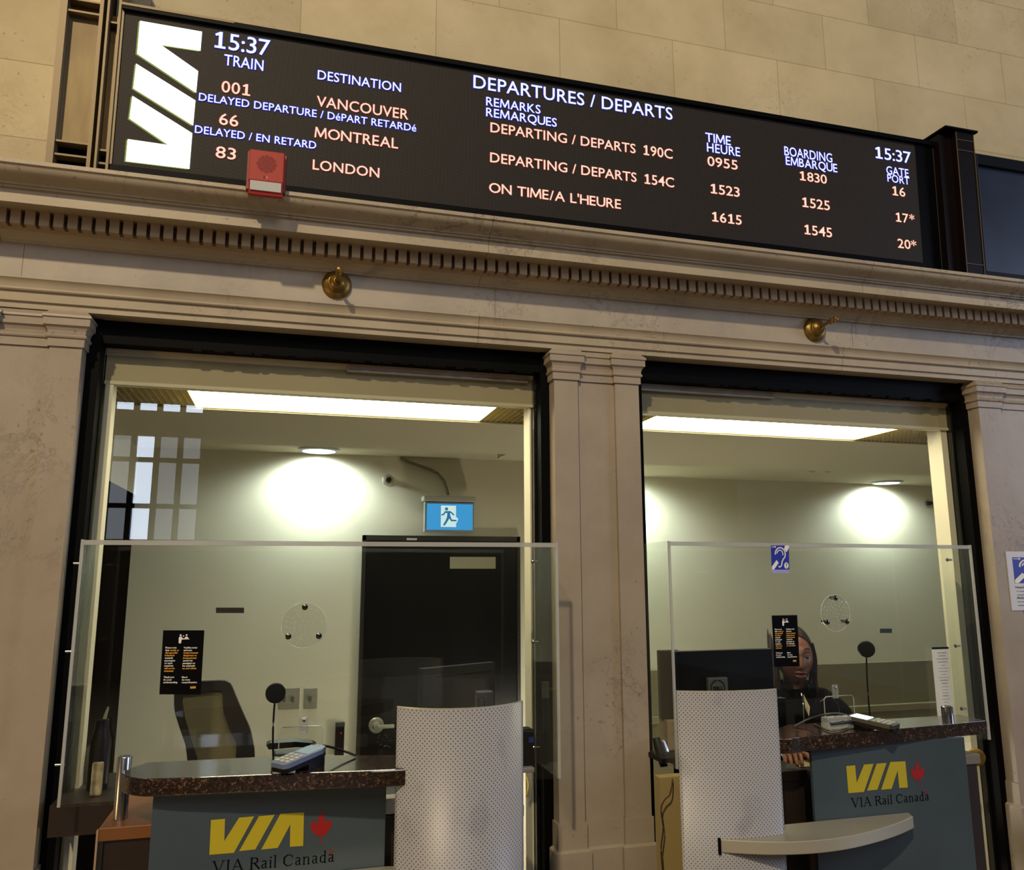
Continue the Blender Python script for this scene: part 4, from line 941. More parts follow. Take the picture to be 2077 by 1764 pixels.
# hearing poster on the marble at the right edge
nW = Vector((0, -1, 0))
xa_ = at(2040, 1118, Y=-.003); zb2 = at(2052, 1238, Y=-.003).z; hgt = xa_.z-zb2; wdt = .20
r = empty('hearing_poster', (xa_.x+.1, -.003, zb2), 'white hearing assistance poster on the right pilaster', 'poster')
MB().box(xa_.x, xa_.x+wdt, -.003, -.0002, zb2, xa_.z).build('paper', mat('poster_paper', (196, 196, 204), .5), r)
u0 = xa_.x+wdt*.14; u1 = xa_.x+wdt*.86; zt2 = xa_.z-hgt*.10; zb3 = zt2-hgt*.44
ear_sign(Vector((u0, -.0040, zt2)), Vector((u1, -.0040, zt2)), Vector((u1, -.0040, zb3)), Vector((u0, -.0040, zb3)), nW, 'x', r)
b = MB()
for i, (s, h_) in enumerate((('Hearing Assistance', .0085), ('To receive information at this', .0045), ('counter set aid to T', .0045), ("Aide \u00e0 l'audition", .0085), ('Pour obtenir des informations', .0045), ('mettez votre appareil sur T', .0045))):
    add_text(b, s, (u0+(.004 if i in (1, 2, 4, 5) else 0), -.0042, zb3-.020-i*.0135), (1, 0, 0), (0, 0, 1), (u1-u0)*(.98 if i in (0, 3) else .8), h_, bold=.02, res=1)
b.build('print', mat('grey_print', (60, 60, 70), .6), r)
# little dark labels on the shields
for on, n, x0, x1, y0, y1, lab in ((on1, n1, 438, 495, 1232, 1243, 'thin dark label strip stuck on the left shield'), (on2, n2_, 1785, 1809, 1274.5, 1283.5, 'short dark label strip stuck on the right shield')):
    P = [on(x, y, -.0092) for x, y in ((x0, y0), (x1, y0), (x1, y1), (x0, y1))]
    b = MB(); b.prism(P, -n*.0006, None); tag(b.build('label_strip', mat('dark_label', (26, 22, 16), .5)), lab, 'label')
# papers hung inside the right window
a = at(1889, 1313, Y=.10); c = at(1923, 1318, Y=.10); zb4 = at(1905, 1462, Y=.10).z
r = empty('posted_notice', (a.x, .1, zb4), 'white printed notice hung at the right edge of the right window', 'notice')
MB().box(a.x, c.x, .098, .1005, zb4, a.z).build('paper', WHITEP, r)
b = MB(); b.box(a.x, c.x, .0965, .099, a.z-.006, a.z+.001); b.box(a.x, c.x, .0965, .099, zb4, zb4+.012); b.build('black_tape', BLACKF, r)
b = MB(); random.seed(5)
for i in range(17):
    z = a.z-.022-i*.0115; w_ = random.uniform(.3, .85); mid = (a.x+c.x)/2+.006; hw = (c.x-a.x)*.42*w_; b.box(mid-hw, mid+hw, .0972, .0982, z, z+random.choice((.0015, .0015, .003)))
b.build('faint_print', mat('faint_print', (150, 146, 136), .6), r)

# ------------------------------------------------------------------ things on the counters
def terminal(c, head, tilt, length, width, body, lab, lit):
    r = empty('card_terminal', c, lab, 'card terminal')
    M = Matrix.Translation(c) @ Matrix.Rotation(head, 4, 'Z') @ Matrix.Rotation(tilt, 4, 'X')
    h = .022; w = width/2; l = length/2
    def P(x, y, z): return M @ Vector((x, y, z))
    b = MB(); prof = [(-w, -l+.01), (-w+.008, -l), (w-.008, -l), (w, -l+.01), (w, l-.02), (w-.012, l), (-w+.012, l), (-w, l-.02)]
    b.prism([P(x*.94, y*.98, 0) for x, y in prof], M.to_3x3() @ Vector((0, 0, h*.55)), None); b.build('base_shell', BLK, r)
    b = MB(); b.prism([P(x, y, h*.5) for x, y in prof], M.to_3x3() @ Vector((0, 0, h*.5)), None); b.build('top_shell', body, r)
    # wedge foot under the raised end
    b = MB(); z0 = GZ+.0005
    A_ = [P(-w*.8, l*.85, 0), P(w*.8, l*.85, 0), P(w*.8, l*.1, 0), P(-w*.8, l*.1, 0)]
    lo = [Vector((p.x, p.y, z0)) for p in A_]; va = [b.b.verts.new(p) for p in A_]; vb_ = [b.b.verts.new(p) for p in lo]
    b.b.faces.new(va); b.b.faces.new(vb_[::-1])
    for i in range(4): b.b.faces.new((va[i], vb_[i], vb_[(i+1) % 4], va[(i+1) % 4]))
    b.build('stand', BLK, r)
    b = MB(); b.prism([P(x, y, h+.0004) for x, y in ((-w*.8, l*.12), (w*.8, l*.12), (w*.8, l*.86), (-w*.8, l*.86))], M.to_3x3() @ Vector((0, 0, .0008)), None); b.build('display', lit, r)
    b = MB()
    for i in range(3):
        for j in range(4):
            x = -w*.6+i*w*.6; y = -l*.75+j*l*.2; b.prism([P(x-w*.2, y-l*.07, h), P(x+w*.2, y-l*.07, h), P(x+w*.2, y+l*.07, h), P(x-w*.2, y+l*.07, h)], M.to_3x3() @ Vector((0, 0, .0025)), None)
    b.build('keypad', mat('grey_keys', (170, 172, 165), .5), r)
    return r
SLATE = mat('slate_blue_shell', (96, 108, 140), .35)
cL_ = at(610, 1545, Z=GZ+.028)
terminal(Vector((cL_.x, cL_.y+.055, GZ+.014)), math.radians(-52), math.radians(9), .135, .062, SLATE, 'slate blue card terminal on the left granite counter', emis('pale_lcd', (.55, .66, .62), .55))
cR_ = at(1774, 1460, Z=GZ+.030)
terminal(Vector((cR_.x, cR_.y+.01, GZ+.009)), math.radians(30), math.radians(6), .14, .066, mat('charcoal_shell', (50, 52, 52), .35), 'dark card terminal with brightly lit display on the right counter', emis('bright_lcd', (.95, 1, .98), 3.2))
# microphones: flat round head on a thin stalk behind the shield
def mic(px, py, qx, qy, y, lab, rad):
    h_ = at(px, py, Y=y); f = at(qx, qy, Y=y); r = empty('desk_microphone', (f.x, y, GZ), lab, 'microphone', 'round black microphones at the windows')
    zf = GZ+.001; fy = -.232
    n = Vector((-h_.x*.35, -1, .05)).normalized()
    MB().lathe(h_-n*.008, n, [(0, rad*.6), (.003, rad*.92), (.007, rad), (.013, rad), (.017, rad*.90), (.0175, .002)], 36).build('round_head', BLK, r, smooth=True)
    k = 14; pts = []
    foot = Vector((at(qx, qy, Y=y).x, y, max(f.z, 0)))
    for i in range(k):
        t = i/(k-1); p = h_.lerp(foot, t)+Vector((-.004*math.sin(t*PI), 0, 0)); p.y = y+.004*0+ (0)
        pts.append(p)
    pts[0] = h_+Vector((0, .004, -rad*.8))
    MB().tube(pts, .0026, 8).build('gooseneck', BLK, r, smooth=True)
    return foot
f1 = mic(559, 1405, 555, 1557, -.26, 'round black microphone on a thin stalk at the left counter', .026)
f2 = mic(1757, 1316, 1767, 1474, -.24, 'round black microphone on a thin stalk at the right counter', .027)
# cables
def cable(pts, rad, m, lab):
    b = MB(); P = [Vector(p) for p in smooth3(pts)]; b.tube(P, rad, 8); return tag(b.build('cable', m, smooth=True), lab, 'cable')
def smooth3(pts, n=6):
    return smooth_poly(pts, n)
cable([tuple(at(656, 1512, Y=-.34)), tuple(at(672, 1515, Y=-.32)), tuple(at(695, 1522, Y=-.31)), tuple(at(722, 1532, Z=GZ+.004))], .003, BLK, 'black cable leaving the left card terminal')
cz = GZ+.004
cable([tuple(at(1612, 1472, Z=cz)), tuple(at(1640, 1458, Z=GZ+.018)), tuple(at(1675, 1448, Y=-.31)), tuple(at(1705, 1447, Y=-.31)), tuple(at(1735, 1457, Z=GZ+.018))], .0028, mat('grey_cord', (70, 68, 64), .5), 'grey cable arching to the right card terminal')
cable([tuple(at(1652, 1468, Z=cz)), tuple(at(1664, 1474, Z=cz)), tuple(at(1685, 1482, Z=cz)), tuple(at(1712, 1478, Z=cz)), tuple(at(1732, 1470, Z=cz))], .0024, mat('olive_cord', (78, 70, 52), .5), 'thin brown cable looping over the right counter')
# clear card holder on right counter
a = at(1670, 1480, Z=GZ+.001); r = empty('clear_tray', a, 'clear acrylic tray with metal roller on the right counter', 'tray')
ax = at(1670, 1478, Z=GZ).x; bx = at(1731, 1472, Z=GZ).x; yy = -.345
MB().box(ax, bx, yy, yy+.035, GZ+.0005, GZ+.036, .003).build('clear_block', clear('tray_plastic', (.85, .86, .84), 1.2, .1, film=.25), r)
MB().tube([(ax+.006, yy-.004, GZ+.020), (bx-.004, yy-.004, GZ+.026)], .0055, 14).build('metal_roller', CHROME, r, smooth=True)
MB().box(bx+.002, bx+.018, yy, yy+.02, GZ+.012, GZ+.026, .002).build('brass_plug', BRASS, r)

# monitors
def mon_left():
    r = empty('monitor', (.60, .30, 1.1), 'dark monitor seen from behind against the black door', 'monitor')
    c0 = at(858, 1357, Y=.22); c1 = at(1004, 1342, Y=.36); zt = (c0.z+c1.z)/2
    A_ = Vector((c0.x, .22, 0)); B_ = Vector((c1.x, .36, 0)); d = (B_-A_).normalized(); nn = Vector((d.y, -d.x, 0))
    def q(s, z, l): v = A_+(B_-A_)*s+nn*l; return Vector((v.x, v.y, z))
    b = MB(); b.prism([q(0, zt-.27, 0), q(1, zt-.27, 0), q(1, zt, 0), q(0, zt, 0)], -nn*.03, None); b.build('back_shell', mat('monitor_slate', (22, 23, 29), .45), r)
    b = MB(); b.prism([q(.18, zt-.032, .0005), q(.94, zt-.032, .0005), q(.94, zt-.029, .0005), q(.18, zt-.029, .0005)], nn*.0006, None); b.build('vent_slot', BLK, r)
    s0 = at(961, 1399, Y=.25); s1_ = at(990, 1396, Y=.28)
    b = MB(); b.box(s0.x, s1_.x, .20, .235, 1.09, s0.z, .003); b.build('stand_neck', mat('stand_slate', (62, 64, 74), .35), r)
    cc = at(976, 1424, Y=.2); b = MB(); b.tube([(cc.x+.012*math.cos(t*PI/8), .198, cc.z+.018*math.sin(t*PI/8)) for t in range(17)], .0012, 6, cap=False); b.build('cable_ring', BLK, r)
    MB().box(s0.x-.06, s1_.x+.06, .12, .30, 1.0855, 1.092).build('foot', BLK, r)
mon_left()
def mon_right():
    y = .02; a = at(1371, 1319, Y=y); c = at(1566, 1317, Y=y)
    r = empty('monitor', ((a.x+c.x)/2, y, 1.1), 'large black monitor seen from behind above the right screen', 'monitor')
    zt = (a.z+c.z)/2
    MB().box(a.x, c.x, y, y+.03, 1.17, zt, .003).build('back_shell', mat('monitor_black', (8, 7, 7), .3), r)
    s0 = at(1436.5, 1374.5, Y=y-.02); s1_ = at(1476.5, 1374.5, Y=y-.02)
    MB().box(s0.x, s1_.x, y-.02, y-.001, 1.12, s0.z, .004).build('stand_neck', mat('stand_grey', (70, 70, 68), .45), r)
    MB().box(s0.x-.07, s1_.x+.07, y-.06, y+.08, 1.1085, 1.12).build('foot', BLK, r)
    m_ = at(1456, 1395, Y=y-.022)
    b = MB(); b.tube([(m_.x+.026*math.cos(t*PI/14), m_.y, m_.z+.026*math.sin(t*PI/14)) for t in range(29)], .0014, 6, cap=False)
    add_text(b, 'DELL', (m_.x-.018, m_.y-.001, m_.z-.006), (1, 0, 0), (0, 0, 1), .036, .011, bold=.03); b.build('maker_badge', INK, r)
mon_right()
y = .08; a = at(1338, 1319, Y=y); c = at(1361, 1319, Y=y); zb5 = at(1345, 1459, Y=y).z
r = empty('side_monitor', (a.x, y, 1.1), 'second screen edge-on, dark brown, behind the right shield corner', 'monitor')
MB().box(a.x, c.x+.03, y, y+.025, zb5, a.z, .002).build('back_shell', mat('brown_shell', (44, 36, 24), .4), r)
MB().box(a.x+.01, c.x+.035, y-.02, y+.05, 1.109, zb5, .004).build('base', mat('beige_base', (150, 128, 100), .5), r)

# handset / clutter behind the middle
r = empty('telephone', (1.30, .05, 1.11), 'black telephone handset standing at the left of the right window', 'telephone')
a = at(1332, 1500, Y=-.02); b = MB(); b.tube([tuple(at(1331, 1496, Y=-.02)), tuple(at(1336, 1515, Y=-.03)), tuple(at(1343, 1535, Y=-.04)), tuple(at(1347, 1555, Y=-.05))], [.012, .016, .016, .012], 12); b.build('handset', BLK, r, smooth=True)
b = MB(); b.tube([tuple(at(1343, 1502, Y=.0)), tuple(at(1349, 1522, Y=.0)), tuple(at(1352, 1548, Y=-.02))], [.010, .014, .010], 10); b.build('cradle', CHROME, r, smooth=True)
q = at(1338, 1560, Y=-.04); MB().box(q.x-.02, q.x+.045, -.10, .02, 1.1085, 1.125, .003).build('phone_base', BLK, r)
cable([tuple(at(1364, 1580, Y=-.20)), tuple(at(1362, 1596, Y=-.22)), tuple(at(1358, 1612, Y=-.22)), tuple(at(1348, 1622, Y=-.22)), tuple(at(1341, 1640, Y=-.22)), tuple(at(1345, 1680, Y=-.22)), tuple(at(1341, 1720, Y=-.22)), tuple(at(1344, 1764, Y=-.22))], .0022, mat('dark_red_cord', (48, 20, 14), .5), 'dark cord hanging beside the right perforated screen')
# pale panel below the shield corner
a = at(1342, 1600, Y=-.20); c = at(1384, 1600, Y=-.20)
tag(MB().box(a.x, c.x+.07, -.19, -.15, 0, 1.09).build('partition_board', mat('mustard_panel', (150, 132, 84), .5)), 'plain mustard panel between pilaster and right perforated screen', 'panel')
# clutter right of left screen
r = empty('desk_device', (.78, .1, 1.1), 'dark blue and black device peeping out beside the left screen', 'device')
q = at(1068, 1490, Y=.05); MB().box(q.x-.03, q.x+.022, .03, .09, 1.086, q.z+.02, .008).build('body', BLK, r); MB().box(q.x+.0, q.x+.016, .024, .031, q.z-.02, q.z-.003).build('blue_screen', mat('navy', (30, 44, 100), .3), r)
MB().box(q.x-.04, q.x+.012, .0, .03, 1.0855, 1.10, .003).build('paper_tray', mat('grey_tray', (120, 118, 115), .5), r)
cable([tuple(at(1067, 1573, Y=-.20)), tuple(at(1071, 1590, Y=-.21)), tuple(at(1070, 1602, Y=-.22)), tuple(at(1067, 1616, Y=-.22))], .0022, mat('yellow_cord', (190, 160, 50), .5), 'short yellow cable beside the left perforated screen')
# tag on middle jamb
a = at(1097, 1381, Y=.06); tag(MB().box(a.x, a.x+.026, .050, .0545, at(1100, 1416, Y=.06).z, a.z, .002).build('wall_switch', mat('olive_switch', (52, 48, 34), .5)), 'small dark switch on the jamb left of middle pilaster', 'switch')
# white roll on the desk
q = at(788, 1630, Z=1.0855); qb = at(808, 1630, Z=1.0855)
b = MB(); b.box(.262, .306, -.333, -.29, 1.0855, 1.128, .008); tag(b.build('paper_roll', mat('soft_white', (190, 184, 168), .6), smooth=True), 'white paper roll in the gap beside the left logo panel', 'paper roll')
# left corner clutter: bottle, paper, rounded pot
r = empty('water_bottle', (-.52, .1, 1.1), 'dark bottle with spout in the left corner', 'bottle')
q = at(202, 1535, Y=.10); MB().lathe((q.x, .10, 1.1005), (0, 0, 1), [(0, .028), (.13, .028), (.16, .02), (.175, .018), (.19, .018), (.192, .004)], 24).build('bottle_body', BLK, r, smooth=True)
MB().tube([(q.x+.002, .10, 1.28), (q.x+.012, .10, 1.325)], [.006, .003], 8).build('spout', mat('pale_spout', (120, 126, 100), .4), r, smooth=True)
q = at(188, 1540, Y=.02); q2 = at(211, 1540, Y=.02); zq0 = at(195, 1625, Y=.02).z; zq1 = at(195, 1546, Y=.02).z
tag(MB().box(q.x, q2.x, .015, .03, max(zq0, 1.1005), zq1, .004).build('paper_packet', mat('mottled_packet', (150, 138, 104), .6, noise=.5, nscale=40)), 'mottled cream packet standing in the left corner', 'packet')
q = at(186, 1585, Y=.20); tag(MB().lathe((q.x+.002, .20, 1.1005), (0, 0, 1), [(0, .02), (.015, .030), (.05, .036), (.085, .032), (.105, .016), (.11, .003)], 24).build('round_pot', mat('olive_pot', (70, 76, 48), .45), smooth=True), 'rounded olive green pot in the left corner', 'pot')

# phone / tray behind left terminal
a = at(540, 1509, Y=-.08); c = at(641, 1509, Y=-.08)
b = MB(); b.prism([tuple(at(x, y, Y=-.08)) for x, y in ((540, 1511), (548, 1507), (600, 1504), (634, 1507), (642, 1511), (636, 1516), (600, 1515), (560, 1519), (545, 1520))], (0, .05, 0), None)
tl_ = empty('telephone', at(590, 1515, Y=-.05), 'black telephone with level handset behind the left card terminal', 'telephone')
b.build('handset', mat('handset_black', (22, 20, 17), .4), tl_)
q = at(590, 1530, Y=-.08); b = MB(); b.box(a.x+.02, c.x-.02, -.09, .0, 1.1145, at(590, 1530, Y=-.08).z, .006); b.build('phone_base', BLK, tl_)

# ------------------------------------------------------------------ office chair in the left booth
ch = empty('office_chair', (-.25, 1.0, 0), 'black mesh backed office chair in the left booth', 'chair')
yC = 1.0
outer = [(353, 1388), (358, 1384), (400, 1382), (450, 1380), (462, 1381), (469, 1388), (474, 1402), (490, 1440), (508, 1480), (516, 1520), (517, 1545), (512, 1600), (380, 1600), (380, 1540), (376, 1510), (362, 1470), (353, 1440)]
inner = [(371, 1408), (420, 1402), (447, 1399), (452, 1410), (452, 1440), (466, 1480), (480, 1508), (478, 1545), (470, 1585), (405, 1585), (402, 1545), (391, 1510), (376, 1460), (370, 1425)]
def P3(pts, y): return [at(x, yy_, Y=y) for x, yy_ in pts]
def ringmesh(out, inn, y0, dep):
    "frame ring: both outlines resampled to equal counts by angle"
    b = MB(); O = P3(out, y0); I = P3(inn, y0)
    def res(L, n):
        L = L+[L[0]]; D = [0]
        for i in range(len(L)-1): D.append(D[-1]+(L[i+1]-L[i]).length)
        o_ = []
        for k in range(n):
            t = D[-1]*k/n; i = max(j for j in range(len(D)-1) if D[j] <= t); f = (t-D[i])/(D[i+1]-D[i]); o_.append(L[i].lerp(L[i+1], f))
        return o_
    n = 60; A_ = res(O, n); B_ = res(I, n); d = Vector((0, dep, 0))
    va = [b.b.verts.new(p) for p in A_]; vb_ = [b.b.verts.new(p) for p in B_]; vc = [b.b.verts.new(p+d) for p in A_]; vd = [b.b.verts.new(p+d) for p in B_]
    for i in range(n):
        j = (i+1) % n; b.b.faces.new((va[i], va[j], vb_[j], vb_[i])); b.b.faces.new((vc[i], vd[i], vd[j], vc[j])); b.b.faces.new((va[i], vc[i], vc[j], va[j])); b.b.faces.new((vb_[i], vb_[j], vd[j], vd[i]))
    return b
ringmesh(outer, inner, yC, .03).build('back_frame', mat('chair_black', (20, 15, 10), .45), ch)
b = MB(); b.prism(P3(inner, yC+.012), (0, .004, 0), None); b.build('mesh_back', MESHM, ch)
b = MB(); b.tube([tuple(at(x, y_, Y=yC+.05)) for x, y_ in ((462, 1400), (468, 1430), (486, 1470), (500, 1505), (503, 1545), (498, 1590))], .006, 8); b.build('rear_support', mat('support_black', (14, 12, 9), .5), ch, smooth=True)
MB().box(-.42, -.04, .62, 1.06, .62, .70, .03).build('seat', BLK, ch)
MB().tube([(-.23, .85, .12), (-.23, .85, .63)], .025, 12).build('gas_post', BLK, ch)
for k in range(5):
    a = 2*PI*k/5; MB().tube([(-.23, .85, .13), (-.23+.27*math.cos(a), .85+.27*math.sin(a), .07), (-.23+.28*math.cos(a), .85+.28*math.sin(a), .001)], [.02, .016, .02], 8).build('base_leg', BLK, ch)

# ------------------------------------------------------------------ the clerk
def person():
    skin, N, L, B = nt('brown_skin'); B.inputs['Base Color'].default_value = (*s2l((112, 68, 42)), 1); B.inputs['Roughness'].default_value = .42; B.inputs['Subsurface Weight'].default_value = .08
    hairm = mat('dark_hair', (34, 22, 14), .6, noise=.5, nscale=120, spec=.15)
    hairl = mat('lighter_strands', (78, 56, 30), .5)
    jack = mat('black_jacket', (4, 4, 6), .85, bump=.4, nscale=60, spec=.08)
    eyew = mat('eye_white', (120, 108, 98), .3); iris = mat('dark_iris', (20, 10, 6), .1); lip = mat('lips', (96, 40, 34), .35)
    hc = at(1611, 1330, Y=.36)
    r = empty('person', (hc.x, .42, .0), 'seated clerk in black zipped jacket with dark hair, half hidden by a notice', 'person')
    # body: one skinned surface from the pelvis up, head built in
    to_cam = Vector((CAM.x-hc.x, CAM.y-hc.y, 0)).normalized()
    ang = math.radians(14); f = Vector((to_cam.x*math.cos(ang)-to_cam.y*math.sin(ang), to_cam.x*math.sin(ang)+to_cam.y*math.cos(ang), 0))
    rt = Vector((-f.y, f.x, 0))   # towards her left hand = camera right
    up = Vector((0, 0, 1))
    # ---- head: shaped grid
    bm = bmesh.new(); nu, nv = 64, 56; hw, hd, hh = .071, .090, .112
    def g(x, s): return math.exp(-(x/s)**2)
    rings = []
    for j in range(nv+1):
        ph = -PI/2+PI*j/nv; row = []
        for i in range(nu):
            th = 2*PI*i/nu  # 0 = face front
            cx, cz = math.sin(th)*math.cos(ph), math.sin(ph); cy = math.cos(th)*math.cos(ph)
            x, y, z = cx*hw, cy*hd, cz*hh
            fr = max(0, cy)
            if z < 0:
                k = -z/hh; x *= 1-.34*k*k; 
                if cy > 0: y *= 1-.06*k
                else: y *= 1-.45*k
            if fr > 0:
                u = x/hw; v = z/hh
                y *= 1-.10*(1-abs(u))*g(v-.1, .5)*0
                y += .007*g(v-.26, .10)*g(u, .75)*fr                                   # brow
                y -= .011*(g(u-.42, .22)+g(u+.42, .22))*g(v-.06, .13)*fr               # sockets
                y += (.010+.016*max(0, min(1, (.12-v)/.42)))*g(u, .12+.10*max(0, (.0-v)))*(1 if -.34 < v < .20 else 0)*fr   # nose
                y += .006*(g(u-.22, .10)+g(u+.22, .10))*g(v+.29, .07)*fr               # nostril wings
                y += .006*(g(u-.55, .25)+g(u+.55, .25))*g(v+.18, .2)*fr                # cheeks
                y += .0085*g(u, .34)*g(v+.485, .055)*fr+.0095*g(u, .30)*g(v+.62, .055)*fr-.006*g(u, .36)*g(v+.55, .022)*fr  # lips, slightly parted
                y += .009*g(u, .35)*g(v+.86, .14)*fr                                   # chin
            row.append(bm.verts.new(hc+rt*x+f*y+up*z))
        rings.append(row)
    for j in range(nv):
        for i in range(nu):
            a, b_, c, d = rings[j][i], rings[j][(i+1) % nu], rings[j+1][(i+1) % nu], rings[j+1][i]
            try: bm.faces.new((a, b_, c, d))
            except ValueError: pass
    bmesh.ops.remove_doubles(bm, verts=bm.verts[:], dist=.0004)
    # neck into the collar
    nb = [(-.075, .046, -.020), (-.11, .043, -.022), (-.15, .046, -.026), (-.19, .06, -.03)]
    prev = None
    for z, rad, oy in nb:
        row = [bm.verts.new(hc+rt*(rad*math.sin(2*PI*i/28))+f*(oy+rad*math.cos(2*PI*i/28))+up*z) for i in range(28)]
        if prev:
            for i in range(28): bm.faces.new((prev[i], prev[(i+1) % 28], row[(i+1) % 28], row[i]))
        prev = row
    # ears
    for s in (-1, 1):
        o = bmesh.ops.create_uvsphere(bm, u_segments=12, v_segments=10, radius=1)
        for v in o['verts']: v.co = hc+rt*(s*.070+v.co.x*.007)+f*(-.008+v.co.y*.015)+up*(-.004+v.co.z*.028)
    # hands resting on the desk, five separate fingers each, continuous with forearms
    def limb(pts, rs, n=12):
        P_ = [Vector(p) for p in pts]; prev = None
        for i, p in enumerate(P_):
            t = (P_[min(i+1, len(P_)-1)]-P_[max(i-1, 0)]).normalized(); a = t.cross(up if abs(t.z) < .9 else f).normalized(); b_ = t.cross(a)
            row = [bm.verts.new(p+(a*math.cos(2*PI*k/n)+b_*math.sin(2*PI*k/n))*rs[i]) for k in range(n)]
            if prev:
                for k in range(n): bm.faces.new((prev[k], prev[(k+1) % n], row[(k+1) % n], row[k]))
            else: bm.faces.new(row[::-1])
            prev = row
        bm.faces.new(prev)
    hands = (at(1606, 1530, Z=1.075), at(1690, 1524, Z=1.075))
    wr = []
    for s, hp in zip((-1, 1), hands):
        hp = Vector((hp.x, hp.y, 1.072)); fdir = Vector((-.45, -.85, -.06)).normalized(); sd = fdir.cross(up).normalized()
        w0 = hp-fdir*.075+up*.012; wr.append(w0)
        limb([w0-fdir*.05+up*.02, w0, hp-fdir*.05, hp-fdir*.015], [.027, .023, .030, .033])
        for k, (o_, ln, rr) in enumerate(((-.027, .058, .0075), (-.009, .068, .0085), (.010, .072, .0085), (.027, .065, .0085))):
            q = hp+sd*o_; limb([q-fdir*.02, q+fdir*ln*.35+up*.006, q+fdir*ln*.75-up*.004, q+fdir*ln-up*.014], [rr*1.1, rr, rr*.9, rr*.65], 8)
        q = hp-fdir*.035+sd*(.03*s); limb([q, q+sd*.022*s+fdir*.02, q+sd*.03*s+fdir*.048-up*.006], [.011, .010, .007], 8)
    bmesh.ops.recalc_face_normals(bm, faces=bm.faces[:])
    me = bpy.data.meshes.new('body'); bm.to_mesh(me); bm.free(); me.materials.append(skin)
    for p in me.polygons: p.use_smooth = True
    ob = bpy.data.objects.new('body', me); COL.objects.link(ob); ob.parent = r; ob.matrix_parent_inverse = Matrix.Translation(-r.location)
    # eyes
    for s in (-1, 1):
        c = hc+rt*(s*.030)+f*.0718+up*.004
        for (nm, rad, off, m_) in (('eye', .0108, 0, eyew), ('iris', .0070, .0052, iris)):
            b = bmesh.new(); bmesh.ops.create_uvsphere(b, u_segments=16, v_segments=12, radius=rad)
            for v in b.verts: v.co = c+f*off+v.co*Vector((1, 1, 1))[0]
            me = bpy.data.meshes.new(nm); b.to_mesh(me); b.free(); me.materials.append(m_); o = bpy.data.objects.new(nm, me); COL.objects.link(o); o.parent = r; o.matrix_parent_inverse = Matrix.Translation(-r.location)
        b = MB(); b.tube([hc+rt*(s*(.016+.028*t))+f*(.088-.012*t)+up*(.030+.007*math.sin(t*PI)) for t in (0, .25, .5, .75, 1)], [.002, .003, .003, .0024, .001], 8); b.build('eyebrow', hairm, r, smooth=True)
        b = MB(); b.tube([hc+rt*(s*(.019+.024*t))+f*(.0815-.008*t)+up*(.0095+.004*math.sin(t*PI)) for t in (0, .25, .5, .75, 1)], [.002, .0044, .0052, .0042, .002], 8); b.build('eyelid', skin, r, smooth=True)
    b = MB(); b.tube([hc+rt*x+f*(.094-abs(x)*.35)+up*(-.0555+.002*(1-abs(x)/.024)) for x in (-.024, -.014, -.006, 0, .006, .014, .024)], [.0015, .004, .005, .0042, .005, .004, .0015], 10)
    b.tube([hc+rt*x+f*(.092-abs(x)*.35)+up*(-.0685-.002*(1-abs(x)/.022)) for x in (-.022, -.012, 0, .012, .022)], [.0015, .0052, .0062, .0052, .0015], 10); b.build('lips', lip, r, smooth=True)
    b = MB(); b.tube([hc+rt*x+f*(.092-abs(x)*.3)+up*(-.0620) for x in (-.018, 0, .018)], [.001, .0036, .001], 8); b.build('mouth_gap', iris, r, smooth=True)
    # hair cap, swept back, with lengths down each side
    bm = bmesh.new(); rows = []
    for j in range(25):
        row = []
        for i in range(49):
            th = 2*PI*i/48; frn = (1+math.cos(th))/2; lim = -.9+frn*1.62   # lower edge: high on forehead, low behind
            ph = PI/2-(PI/2-math.asin(max(-1, min(1, lim*.98))))*j/24
            cx, cz, cy = math.sin(th)*math.cos(ph), math.sin(ph), math.cos(th)*math.cos(ph)
            k = 1.065+.010*math.sin(th*17)
            x, y, z = cx*hw*k, cy*hd*k-.004, cz*hh*k+.002
            if z < 0: x *= 1-.20*(z/hh)**2; y *= (1-.25*(z/hh)**2)
            row.append(bm.verts.new(hc+rt*x+f*y+up*z))
        rows.append(row)
    for j in range(24):
        for i in range(48): bm.faces.new((rows[j][i], rows[j][i+1], rows[j+1][i+1], rows[j+1][i]))
    bmesh.ops.remove_doubles(bm, verts=bm.verts[:], dist=.0003); bmesh.ops.recalc_face_normals(bm, faces=bm.faces[:])
    me = bpy.data.meshes.new('hair'); bm.to_mesh(me); bm.free(); me.materials.append(hairm)
    for p in me.polygons: p.use_smooth = True
    o = bpy.data.objects.new('hair', me); COL.objects.link(o); o.parent = r; o.matrix_parent_inverse = Matrix.Translation(-r.location); so = o.modifiers.new('s', 'SOLIDIFY'); so.thickness = .006
    b = MB(); bl = MB(); random.seed(11)
    for s in (-1, 1):
        for k in range(16):
            y0 = .045-.012*k*.5; jit = random.uniform(-.003, .003)
            pts = [hc+rt*(s*(.060+jit))+f*(y0+.01)+up*.055, hc+rt*(s*(.0745+jit))+f*y0*.8+up*.0, hc+rt*(s*(.075+jit))+f*(y0*.8-.005)-up*.05, hc+rt*(s*(.070+jit*2))+f*(y0*.8-.008)-up*.10, hc+rt*(s*(.074+jit*3))+f*(y0*.8-.004)-up*(.13+random.uniform(0, .02))]
            (bl if k in (3, 9) else b).tube([Vector(q) for q in smooth3([tuple(p) for p in pts], 4)], .0042, 6)
    b.build('hair_lengths', hairm, r, smooth=True); bl.build('lighter_strand', hairl, r, smooth=True)['label'] = 'lighter brown strand'
    # jacket: torso + sleeves grown with the skin modifier
    sh = hc-up*.185-f*.02
    V = []; E = []; Rr = []
    def add(p, rx, ry=None): V.append(Vector(p)); Rr.append((rx, ry or rx)); return len(V)-1
